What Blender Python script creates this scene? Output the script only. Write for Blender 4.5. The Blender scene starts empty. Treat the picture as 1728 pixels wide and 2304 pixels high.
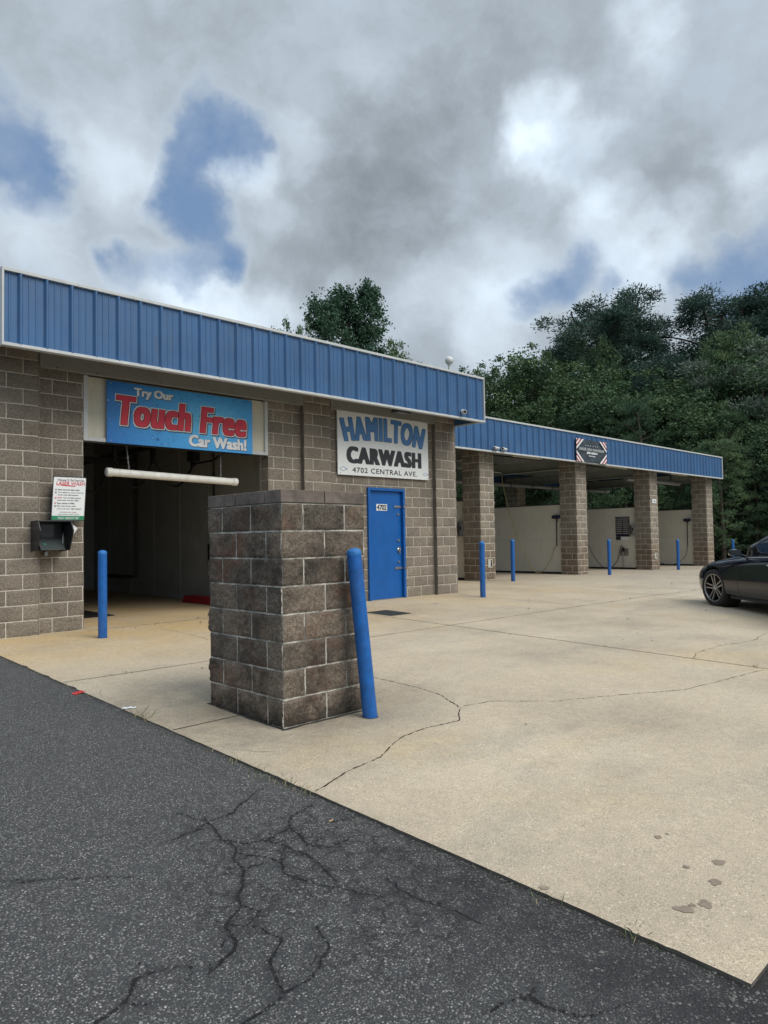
import bpy, bmesh, math, random
from mathutils import Vector, Matrix, noise
from mathutils.bvhtree import BVHTree
C = bpy.context; D = bpy.data; SC = C.scene; COL = SC.collection
random.seed(7)
R = math.radians
PI = math.pi

# ------------------------------------------------------------------ camera
cam = D.cameras.new('camera'); co = D.objects.new('camera', cam); COL.objects.link(co); SC.camera = co
cam.sensor_fit = 'HORIZONTAL'; cam.sensor_width = 36.0; cam.lens = 36.0*1600/1728
cam.clip_start = 0.05; cam.clip_end = 3000
_yaw, _pit, _rol = R(45.9337), R(2.1212), R(-1.00566)
f0 = Vector((math.cos(_yaw), math.sin(_yaw), 0)); r0 = Vector((math.sin(_yaw), -math.cos(_yaw), 0)); u0 = Vector((0, 0, 1))
fw = f0*math.cos(_pit)+u0*math.sin(_pit); up = -f0*math.sin(_pit)+u0*math.cos(_pit)
rt = r0*math.cos(_rol)+up*math.sin(_rol); up2 = -r0*math.sin(_rol)+up*math.cos(_rol)
M4 = Matrix(((rt.x, up2.x, -fw.x, 0), (rt.y, up2.y, -fw.y, 0), (rt.z, up2.z, -fw.z, 1.2), (0, 0, 0, 1)))
co.matrix_world = M4
SC.render.resolution_x = 768; SC.render.resolution_y = 1024

# ------------------------------------------------------------------ view, sun
SC.view_settings.view_transform = 'Standard'; SC.view_settings.look = 'None'
SC.view_settings.exposure = 0.12; SC.view_settings.gamma = 1.0
SUN_AZ, SUN_EL = -76.0, 47.0        # degrees, azimuth measured from +X towards +Y
sd = Vector((math.cos(R(SUN_EL))*math.cos(R(SUN_AZ)), math.cos(R(SUN_EL))*math.sin(R(SUN_AZ)), math.sin(R(SUN_EL))))
sun = D.lights.new('sun', 'SUN'); sun.energy = 2.35; sun.angle = R(40); sun.color = (1.0, 0.95, 0.86)
so = D.objects.new('sun', sun); COL.objects.link(so); so.location = (0, 0, 60)
so.rotation_euler = sd.to_track_quat('Z', 'Y').to_euler()

# ------------------------------------------------------------------ node helpers
def lin(r, g=None, b=None):
    if g is None: r, g, b = r
    f = lambda c: (c/255/12.92 if c/255 <= .04045 else ((c/255+.055)/1.055)**2.4)
    return (f(r), f(g), f(b), 1)
class NT:
    def __init__(s, nt): s.t = nt; s.n = nt.nodes; s.l = nt.links
    def node(s, typ, props=None, ins=None):
        n = s.n.new(typ)
        for k, v in (props or {}).items(): setattr(n, k, v)
        for k, v in (ins or {}).items():
            if isinstance(v, bpy.types.NodeSocket): s.l.new(v, n.inputs[k])
            else: n.inputs[k].default_value = v
        return n
    def math(s, op, a, b=0.0, clamp=False, c=0.0):
        n = s.node('ShaderNodeMath', {'operation': op, 'use_clamp': clamp}, {0: a, 1: b, 2: c}); return n.outputs[0]
    def mix(s, fac, a, b, mode='MIX'):
        n = s.node('ShaderNodeMix', {'data_type': 'RGBA', 'blend_type': mode}); n.inputs[0].default_value = 0.5
        for k, v in ((0, fac), (6, a), (7, b)):
            if isinstance(v, bpy.types.NodeSocket): s.l.new(v, n.inputs[k])
            else: n.inputs[k].default_value = v
        return n.outputs[2]
    def noise(s, vec, scale, detail=4, rough=.55, dist=0.0, out='Fac'):
        n = s.node('ShaderNodeTexNoise', None, {'Scale': scale, 'Detail': detail, 'Roughness': rough, 'Distortion': dist})
        if vec is not None: s.l.new(vec, n.inputs['Vector'])
        return n.outputs[out]
    def ramp(s, fac, stops, interp='LINEAR'):
        n = s.node('ShaderNodeValToRGB'); n.color_ramp.interpolation = interp
        e = n.color_ramp.elements
        while len(e) < len(stops): e.new(0.5)
        for i, (p, c) in enumerate(stops):
            e[i].position = p; e[i].color = c if len(c) == 4 else (*c, 1)
        s.l.new(fac, n.inputs[0]); return n.outputs[0]
    def mr(s, v, a, b, c=0.0, d=1.0, smooth=False):
        n = s.node('ShaderNodeMapRange', {'interpolation_type': 'SMOOTHSTEP' if smooth else 'LINEAR'}, {0: v, 1: a, 2: b, 3: c, 4: d}); return n.outputs[0]
    def vm(s, op, a, b=(0, 0, 0), out=0):
        n = s.node('ShaderNodeVectorMath', {'operation': op}, {0: a, 1: b}); return n.outputs[out]
    def scale(s, a, k):
        n = s.node('ShaderNodeVectorMath', {'operation': 'SCALE'}, {0: a}); n.inputs['Scale'].default_value = k; return n.outputs[0]
G = lambda v: (v, v, v, 1)

# ------------------------------------------------------------------ world: blue sky with broken grey cloud
W = D.worlds.new('World'); SC.world = W; W.use_nodes = True
w = NT(W.node_tree); w.n.clear()
def azel(az, el):
    return (math.cos(R(el))*math.cos(R(az)), math.cos(R(el))*math.sin(R(az)), math.sin(R(el)))
tc = w.node('ShaderNodeTexCoord').outputs['Generated']
n1 = w.noise(tc, 5.0, 5, .55, out='Color'); n2 = w.noise(tc, 17.0, 5, .6, out='Color')
off = w.vm('ADD', w.scale(w.vm('SUBTRACT', n1, (.5, .5, .5)), .15), w.scale(w.vm('SUBTRACT', n2, (.5, .5, .5)), .05))
wd = w.vm('ADD', tc, off)
def blobs(lst, grow=1.0):
    acc = None
    for az, el, r, *wt in lst:
        d = w.vm('DISTANCE', wd, azel(az, el), out='Value')
        m = w.mr(d, R(r)*0.25*grow, R(r)*1.35*grow, wt[0] if wt else 1.0, 0.0, True)
        acc = m if acc is None else w.math('ADD', acc, m)
    return acc
GAPS = [(60.28, 30.22, 2.0), (59.41, 28.15, 2.6), (60.51, 25.36, 2.2), (59.6, 22.63, 2.2), (62.28, 23.97, 1.7), (73.79, 27.52, 2.9), (71.82, 26.23, 2.2),
        (72.73, 24.09, 2.0), (22.0, 19.0, 1.9), (19.59, 19.2, 2.2), (17.16, 20.0, 2.3), (17.56, 17.64, 2.2), (30.64, 19.78, 1.7), (32.83, 17.83, 1.8),
        (65.89, 19.85, 2.0), (62, 20.4, 1.7), (58.0, 29.39, 1.7), (58.2, 21.2, 1.5), (27.4, 18.3, 1.2), (67.5, 21.0, 1.3), (100, 30, 9), (-20, 35, 10), (-60, 28, 9), (150, 40, 12), (200, 30, 14), (250, 35, 12)]
BRIGHT = [(31.6, 30.4, 2.3, .85), (32.0, 27.9, 1.8, .8), (28.6, 28.4, 1.7, .5), (30.4, 26.0, 1.8, .45), (29.0, 24.0, 1.9, .5), (33.4, 29.2, 1.5, .4), (26.0, 32.5, 2.4, .3), (24.6, 36.0, 2.2, .4), (60.39, 18.3, 3.6, .9), (54.5, 18.2, 3.4, .7), (25.67, 19.0, 2.8, .7), (65.8, 28.8, 3.8, .5),
          (66.54, 25.02, 3.6, .45), (52.9, 29.2, 2.3, .35), (17.31, 24.8, 2.2, .7), (56.7, 26.6, 1.8, .65), (35.83, 20.6, 3.4, .4), (46.43, 34.2, 2.6, .35),
          (27.5, 22.6, 3.2, .6), (22.5, 22.2, 2.4, .5), (72.58, 21.5, 3.0, .4), (41.5, 19.0, 3.2, .5), (36.5, 17.0, 3.4, .7), (68.81, 34.44, 4.8, .15), (25, 35, 2.5, .45), (57, 17.6, 3.4, .5), (64, 18.2, 3.2, .4), (70, 19, 3.4, .3), (67.5, 27, 2.6, .25), (63.5, 26.5, 1.6, .25), (48.5, 18.4, 3.0, .45), (24, 21.5, 2.4, .4), (54.8, 24.6, 1.6, .3)]
DARK = [(44.5, 26.9, 6.0, .8), (40.5, 25.3, 4.6, .5), (50.41, 24.9, 5.0, .8), (45, 23.2, 4.5, .5), (22.6, 27.2, 4.5, .5), (40.69, 34.38, 6.3, .4), (55.46, 36.11, 7.5, .35), (21.3, 32.3, 5.3, .5),
        (69.16, 21.4, 3.1, .45), (31, 36.2, 5.0, .5), (48.2, 21.71, 4.1, .6), (23.3, 24.9, 3.6, .4), (37.04, 32.2, 3.6, .6), (72, 36, 6, .4), (47, 30.5, 4, .35)]
fb = w.noise(w.vm('MULTIPLY', wd, (1, 1, 1.7)), 4.2, 8, .60); fb2 = w.noise(tc, 11, 6, .6)
wisp = w.math('ADD', w.math('MULTIPLY', w.math('SUBTRACT', fb2, .5), .9), w.math('MULTIPLY', w.math('SUBTRACT', fb, .5), 1.6))
gsig = w.math('ADD', blobs(GAPS, 1.18), wisp)
gap = w.math('MULTIPLY', w.mr(gsig, .0, 1.55, 0, 1.0, True), w.mr(fb2, .38, .66, 1.0, .68))
lum = w.math('ADD', 0.425, w.math('MULTIPLY', blobs(BRIGHT), .30))
lum = w.math('SUBTRACT', lum, w.math('MULTIPLY', blobs(DARK, 1.2), .072))
lum = w.math('ADD', lum, w.math('MULTIPLY', w.math('SUBTRACT', fb, .5), .24))
lum = w.math('ADD', lum, w.math('MULTIPLY', w.math('SUBTRACT', fb2, .5), .09))
lum = w.math('ADD', lum, w.math('MULTIPLY', w.mr(gsig, -.25, .45, 0, 1, True), .10))       # thin bright cloud margins
lum = w.math('MAXIMUM', lum, .25)
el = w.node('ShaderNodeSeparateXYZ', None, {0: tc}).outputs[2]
lum = w.math('MULTIPLY', lum, w.mr(el, .66, .95, 1.0, 2.3, True))       # cloud brightened overhead, above the view, to add soft light
lum = w.math('MULTIPLY', lum, w.mr(el, -.02, .0, .35, 1.0))
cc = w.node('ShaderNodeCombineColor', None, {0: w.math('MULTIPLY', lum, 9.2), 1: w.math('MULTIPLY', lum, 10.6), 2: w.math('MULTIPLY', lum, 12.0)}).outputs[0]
sky = w.node('ShaderNodeTexSky', {'sky_type': 'NISHITA', 'sun_disc': False, 'sun_elevation': R(SUN_EL), 'sun_rotation': R(90-SUN_AZ), 'dust_density': 2.2, 'air_density': 1.2}).outputs[0]
skyc = w.mix(.60, w.mix(1.0, sky, (.62, .62, .62, 1), 'MULTIPLY'), (2.2, 3.6, 6.1, 1))
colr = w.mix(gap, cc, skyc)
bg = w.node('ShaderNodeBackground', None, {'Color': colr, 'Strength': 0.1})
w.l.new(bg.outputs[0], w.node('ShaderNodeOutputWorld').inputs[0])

# ------------------------------------------------------------------ materials
MATS = {}
def pmat(name, base, rough=.6, metal=0.0, var=.12, vscale=6.0, bump=0.0, bscale=60.0, coat=0.0, emis=None, spec=.5, dirt=0.0):
    if name in MATS: return MATS[name]
    m = D.materials.new(name); m.use_nodes = True; t = NT(m.node_tree)
    b = t.n['Principled BSDF']; b.inputs['Roughness'].default_value = rough; b.inputs['Metallic'].default_value = metal
    b.inputs['Specular IOR Level'].default_value = spec
    if coat: b.inputs['Coat Weight'].default_value = coat; b.inputs['Coat Roughness'].default_value = .04
    obj = t.node('ShaderNodeTexCoord').outputs['Object']
    if len(base) == 3: base = (*base, 1)
    nz = t.noise(obj, vscale, 6, .6)
    k = t.mr(nz, .3, .7, 1-var, 1+var)
    c = t.mix(1.0, base, t.node('ShaderNodeCombineColor', None, {0: k, 1: k, 2: k}).outputs[0], 'MULTIPLY')
    if dirt:
        d = t.mr(t.noise(t.vm('MULTIPLY', obj, (7, 7, 1.2)), 1.5, 6, .7), .5, .75, 0, dirt)
        c = t.mix(d, c, (.16, .14, .11, 1))
    t.l.new(c, b.inputs['Base Color'])
    t.l.new(t.mr(t.noise(obj, vscale*2.3, 4), .3, .7, max(0, rough-.07), min(1, rough+.07)), b.inputs['Roughness'])
    if bump:
        bn = t.node('ShaderNodeBump', None, {'Strength': bump, 'Distance': .004, 'Height': t.noise(obj, bscale, 5, .6)})
        t.l.new(bn.outputs[0], b.inputs['Normal'])
    if emis:
        b.inputs['Emission Color'].default_value = (*emis[0], 1); b.inputs['Emission Strength'].default_value = emis[1]
    MATS[name] = m; return m

def block_mat(name, c1, c2, mortar, stain=0.0, grit=.5, msize=.0055, dark=0.0):
    if name in MATS: return MATS[name]
    m = D.materials.new(name); m.use_nodes = True; t = NT(m.node_tree); b = t.n['Principled BSDF']
    tcn = t.node('ShaderNodeTexCoord'); uv = tcn.outputs['UV']; obj = tcn.outputs['Object']
    wob = t.scale(t.vm('SUBTRACT', t.noise(obj, 22, 4, .65, out='Color'), (.5, .5, .5)), .016 if dark else .010)
    uvw = t.vm('ADD', uv, wob)
    br = t.node('ShaderNodeTexBrick', {'offset': .5, 'offset_frequency': 2, 'squash': 1.0, 'squash_frequency': 2},
                {'Vector': uvw, 'Color1': c1, 'Color2': c2, 'Mortar': mortar, 'Scale': 1.0, 'Mortar Size': msize, 'Mortar Smooth': .25, 'Bias': 0.0, 'Brick Width': .4064, 'Row Height': .2032})
    col = br.outputs['Color']; fac = br.outputs['Fac']
    g1 = t.noise(obj, 130, 4, .8); g2 = t.noise(obj, 42, 6, .75); g3 = t.noise(obj, 2.4, 5, .6)
    k = t.math('MULTIPLY', t.math('MULTIPLY', t.mr(g1, .3, .7, 1-grit, 1+grit), t.mr(g2, .3, .7, .55, 1.45)), t.mr(g3, .3, .7, .82, 1.18))
    kk = t.node('ShaderNodeCombineColor', None, {0: k, 1: k, 2: k}).outputs[0]
    blk = t.mix(1.0, col, kk, 'MULTIPLY')
    sp = t.mr(t.noise(obj, 210, 2, .5), .66, .74, 0, .5)
    blk = t.mix(sp, blk, (.5, .45, .38, 1))
    br2 = t.node('ShaderNodeTexBrick', {'offset': .5, 'offset_frequency': 2}, {'Vector': uvw, 'Color1': (0, 0, 0, 1), 'Color2': (1, 1, 1, 1), 'Mortar': (0, 0, 0, 1), 'Scale': 1.0, 'Mortar Size': .03, 'Mortar Smooth': 1.0, 'Bias': 0.0, 'Brick Width': .4064, 'Row Height': .2032})
    if dark: blk = t.mix(t.math('MULTIPLY', t.mr(t.noise(obj, 2.0, 5, .7), .50, .62, 0, .55), 1.0), blk, (.19, .088, .055, 1))
    blk = t.mix(t.math('MULTIPLY', br2.outputs['Fac'], t.mr(t.noise(obj, 11, 6, .75), .50, .70, 0, .55 if dark else .30)), blk, (.40, .37, .33, 1))
    if dark:                                    # weathering blotches, moss and lime
        blk = t.mix(t.mr(t.noise(obj, 3.1, 7, .7), .46, .66, 0, dark), blk, (.028, .026, .024, 1))
        blk = t.mix(t.mr(t.noise(obj, 5.7, 6, .72), .60, .74, 0, .5), blk, (.26, .24, .21, 1))
    if stain:
        v = t.node('ShaderNodeSeparateXYZ', None, {0: uv}).outputs[1]
        s = t.math('MULTIPLY', t.mr(t.math('ADD', v, t.mr(t.noise(obj, 3, 5, .7), .3, .7, -.35, .35)), .55, 1.3, stain, 0), t.mr(t.noise(obj, 9, 5), .3, .7, .6, 1.0))
        blk = t.mix(s, blk, (.13, .062, .025, 1))
    mk = t.mr(g2, .3, .7, .80, 1.15); mort = t.mix(1.0, mortar, t.node('ShaderNodeCombineColor', None, {0: mk, 1: mk, 2: mk}).outputs[0], 'MULTIPLY')
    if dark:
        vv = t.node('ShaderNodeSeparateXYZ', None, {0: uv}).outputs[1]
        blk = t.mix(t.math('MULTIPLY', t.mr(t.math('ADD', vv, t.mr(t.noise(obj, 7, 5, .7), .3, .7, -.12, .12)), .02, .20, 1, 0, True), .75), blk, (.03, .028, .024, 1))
    if dark: mort = t.mix(t.mr(t.noise(obj, 6, 6, .7), .42, .62, 0, .8), mort, (.06, .055, .05, 1))
    fin = t.mix(fac, blk, mort)
    t.l.new(fin, b.inputs['Base Color']); b.inputs['Roughness'].default_value = .93; b.inputs['Specular IOR Level'].default_value = .25
    inv = t.math('SUBTRACT', 1.0, fac)
    h = t.math('MULTIPLY', inv, t.math('ADD', t.math('MULTIPLY', g2, 2.2), t.math('MULTIPLY', g1, .6)))
    bn = t.node('ShaderNodeBump', None, {'Strength': .9, 'Distance': .012, 'Height': h}); t.l.new(bn.outputs[0], b.inputs['Normal'])
    MATS[name] = m; return m

def concrete_mat():
    m = D.materials.new('concrete'); m.use_nodes = True; t = NT(m.node_tree); b = t.n['Principled BSDF']
    obj = t.node('ShaderNodeTexCoord').outputs['Object']
    base = t.ramp(t.noise(obj, .55, 7, .62), [(.3, lin(161, 148, 130)), (.5, lin(181, 167, 146)), (.72, lin(194, 180, 158))])
    # grey traffic film and yellow iron wash stains
    base = t.mix(t.mr(t.noise(t.vm('MULTIPLY', obj, (.35, .9, 1)), 1.1, 6, .68, .6), .50, .72, 0, .42), base, lin(132, 129, 122))
    base = t.mix(t.mr(t.noise(t.vm('ADD', obj, (7, 3, 0)), .45, 6, .6, .8), .54, .74, 0, .5), base, lin(196, 172, 128))
    x, y = [t.node('ShaderNodeSeparateXYZ', None, {0: obj}).outputs[i] for i in (0, 1)]
    wash = t.math('MULTIPLY', t.mr(y, 6.5, 9.2, 0, 1, True), t.mr(x, 6.5, 9.5, 1, .25, True))
    base = t.mix(t.math('MULTIPLY', wash, t.mr(t.noise(obj, 1.3, 6, .65), .3, .7, .15, .8)), base, lin(190, 160, 108))
    base = t.mix(t.mr(x, 13, 20, 0, .45, True), base, lin(160, 155, 146))
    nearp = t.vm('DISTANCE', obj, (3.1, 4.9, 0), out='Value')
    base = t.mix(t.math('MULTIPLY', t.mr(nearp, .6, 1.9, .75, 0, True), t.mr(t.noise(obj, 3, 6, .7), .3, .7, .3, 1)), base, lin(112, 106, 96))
    g = t.noise(obj, 190, 2, .7); g2 = t.noise(obj, 75, 4, .65)
    k = t.math('MULTIPLY', t.math('MULTIPLY', t.mr(g, .3, .7, .58, 1.40), t.mr(g2, .3, .7, .85, 1.15)), t.mr(t.noise(obj, 14, 6, .7), .3, .7, .90, 1.08))
    base = t.mix(1.0, base, t.node('ShaderNodeCombineColor', None, {0: k, 1: k, 2: k}).outputs[0], 'MULTIPLY')
    vo = t.node('ShaderNodeTexVoronoi', None, {'Vector': obj, 'Scale': 70.0}); vc = t.node('ShaderNodeSeparateColor', None, {0: vo.outputs['Color']}).outputs
    pk = t.math('MULTIPLY', t.math('GREATER_THAN', vc[0], .965), t.math('LESS_THAN', vo.outputs['Distance'], .33))
    base = t.mix(t.math('MULTIPLY', pk, .7), base, (.68, .64, .56, 1))
    pd = t.math('MULTIPLY', t.math('GREATER_THAN', vc[1], .975), t.math('LESS_THAN', vo.outputs['Distance'], .28))
    base = t.mix(t.math('MULTIPLY', pd, .6), base, (.09, .085, .08, 1))
    t.l.new(base, b.inputs['Base Color']); b.inputs['Roughness'].default_value = .9; b.inputs['Specular IOR Level'].default_value = .25
    bn = t.node('ShaderNodeBump', None, {'Strength': .35, 'Distance': .003, 'Height': t.math('ADD', g, t.math('MULTIPLY', g2, 1.2))}); t.l.new(bn.outputs[0], b.inputs['Normal'])
    MATS['concrete'] = m; return m

def asphalt_mat():
    m = D.materials.new('asphalt'); m.use_nodes = True; t = NT(m.node_tree); b = t.n['Principled BSDF']
    obj = t.node('ShaderNodeTexCoord').outputs['Object']
    big = t.noise(obj, .8, 6, .6)
    base = t.ramp(big, [(.3, (.060, .061, .063, 1)), (.7, (.088, .088, .090, 1))])
    xy = [t.node('ShaderNodeSeparateXYZ', None, {0: obj}).outputs[i] for i in (0, 1)]
    worn = t.math('MULTIPLY', t.mr(xy[0], 1.75, 2.3, 0, 1, True), t.mr(xy[1], 2.9, 1.6, 0, 1, True))
    vo = t.node('ShaderNodeTexVoronoi', None, {'Vector': t.vm('ADD', obj, t.scale(t.noise(obj, 140, 2, out='Color'), .006)), 'Scale': 135.0})
    vc = t.node('ShaderNodeSeparateColor', None, {0: vo.outputs['Color']}).outputs
    stone = t.mr(vo.outputs['Distance'], .42, .60, 1, 0)
    scol = t.ramp(vc[1], [(0, (.032, .032, .032, 1)), (.35, (.074, .073, .069, 1)), (.62, (.122, .120, .112, 1)), (.84, (.20, .198, .188, 1)), (.97, (.34, .33, .31, 1)), (1, (.55, .54, .50, 1))])
    c = t.mix(t.math('MULTIPLY', stone, .93), t.mix(.5, base, (.03, .031, .034, 1)), scol)
    v2 = t.node('ShaderNodeTexVoronoi', None, {'Vector': t.vm('ADD', obj, t.scale(t.noise(obj, 70, 2, out='Color'), .012)), 'Scale': 60.0}); v2c = t.node('ShaderNodeSeparateColor', None, {0: v2.outputs['Color']}).outputs
    st2 = t.math('MULTIPLY', t.math('GREATER_THAN', v2c[0], .84), t.mr(v2.outputs['Distance'], .26, .34, 1, 0))
    c = t.mix(st2, c, t.ramp(v2c[2], [(0, (.08, .08, .085, 1)), (1, (.22, .21, .20, 1))]))
    c = t.mix(t.math('MULTIPLY', t.math('GREATER_THAN', v2c[1], .992), st2), c, (.55, .54, .5, 1))
    c = t.mix(t.mr(t.noise(obj, 2.3, 7, .7), .54, .72, 0, .45), c, (.030, .030, .032, 1))
    c = t.mix(t.math('MULTIPLY', worn, t.mr(t.noise(obj, 4.5, 6, .7), .35, .6, .35, .85)), c, (.020, .020, .022, 1))
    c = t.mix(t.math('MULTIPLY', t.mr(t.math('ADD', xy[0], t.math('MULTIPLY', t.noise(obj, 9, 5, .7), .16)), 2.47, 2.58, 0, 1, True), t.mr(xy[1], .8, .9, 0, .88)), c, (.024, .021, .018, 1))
    at_ = t.node('ShaderNodeAttribute', {'attribute_name': 'crack'}).outputs['Fac']
    d0 = t.math('SUBTRACT', .1, at_)                              # distance to the nearest crack centre line, metres
    e = t.math('ADD', d0, t.math('ADD', t.math('MULTIPLY', t.math('SUBTRACT', t.noise(obj, 42, 3, .6), .5), .020), t.math('MULTIPLY', t.math('SUBTRACT', t.noise(obj, 170, 3, .6), .5), .012)))
    loose = t.math('MULTIPLY', t.mr(e, .004, .040, 1, 0, True), t.mr(t.noise(obj, 9, 5, .7), .38, .62, .0, .95))
    c = t.mix(t.math('MULTIPLY', loose, .55), c, (.022, .023, .026, 1))
    ck = t.math('MULTIPLY', t.mr(e, .0005, .0056, 1, 0), t.mr(t.noise(obj, 21, 4, .7), .32, .42, .4, 1))
    wv = t.vm('ADD', obj, t.scale(t.vm('SUBTRACT', t.noise(obj, 11, 5, .7, out='Color'), (.5, .5, .5)), .16))
    ve = t.node('ShaderNodeTexVoronoi', {'feature': 'DISTANCE_TO_EDGE'}, {'Vector': wv, 'Scale': 8.5}).outputs['Distance']
    reg = t.math('MULTIPLY', t.mr(t.vm('DISTANCE', t.vm('MULTIPLY', obj, (1, .8, 0)), (1.95, 1.86, 0), out='Value'), .35, .80, 1, 0, True), t.mr(t.noise(obj, 3.1, 4, .7), .36, .50, 0, 1))
    web = t.math('MULTIPLY', reg, t.mr(ve, .016, .046, 1, 0)); web = t.math('MULTIPLY', web, t.mr(t.noise(obj, 26, 4, .7), .36, .5, .15, 1))
    c = t.mix(t.math('MULTIPLY', web, .9), c, (.012, .012, .012, 1))
    c = t.mix(t.math('MULTIPLY', t.math('MULTIPLY', reg, t.mr(ve, .02, .16, 1, 0)), .45), c, (.025, .025, .026, 1))
    c = t.mix(ck, c, (.008, .008, .009, 1))
    t.l.new(c, b.inputs['Base Color']); b.inputs['Roughness'].default_value = .86; b.inputs['Specular IOR Level'].default_value = .35
    h = t.math('ADD', t.math('MULTIPLY', stone, t.mr(vo.outputs['Distance'], 0, .5, 1, .3)), t.math('ADD', t.math('SUBTRACT', t.math('MULTIPLY', st2, 1.1), t.math('MULTIPLY', ck, 3.0)), t.math('MULTIPLY', t.noise(obj, 30, 4), .8)))
    bn = t.node('ShaderNodeBump', None, {'Strength': .8, 'Distance': .005, 'Height': h}); t.l.new(bn.outputs[0], b.inputs['Normal'])
    MATS['asphalt'] = m; return m

def leaf_mat(name, a, b_, c_, rough=.62):
    m = D.materials.new(name); m.use_nodes = True; t = NT(m.node_tree); b = t.n['Principled BSDF']
    obj = t.node('ShaderNodeTexCoord').outputs['Object']; oi = t.node('ShaderNodeObjectInfo').outputs['Random']
    geo = t.node('ShaderNodeNewGeometry').outputs['Random Per Island']
    f = t.math('ADD', t.mr(t.noise(obj, .7, 3, .6), .3, .7, -.1, .50), t.math('ADD', t.math('MULTIPLY', geo, .35), t.math('MULTIPLY', oi, .30)))
    c = t.ramp(f, [(.1, a), (.55, b_), (1.0, c_)])
    t.l.new(c, b.inputs['Base Color']); b.inputs['Roughness'].default_value = rough; b.inputs['Specular IOR Level'].default_value = .3
    tr = t.node('ShaderNodeBsdfTranslucent', None, {'Color': c}); mx = t.node('ShaderNodeMixShader', None, {0: .22})
    t.l.new(b.outputs[0], mx.inputs[1]); t.l.new(tr.outputs[0], mx.inputs[2])
    t.l.new(mx.outputs[0], t.n['Material Output'].inputs[0])
    MATS[name] = m; return m

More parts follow.
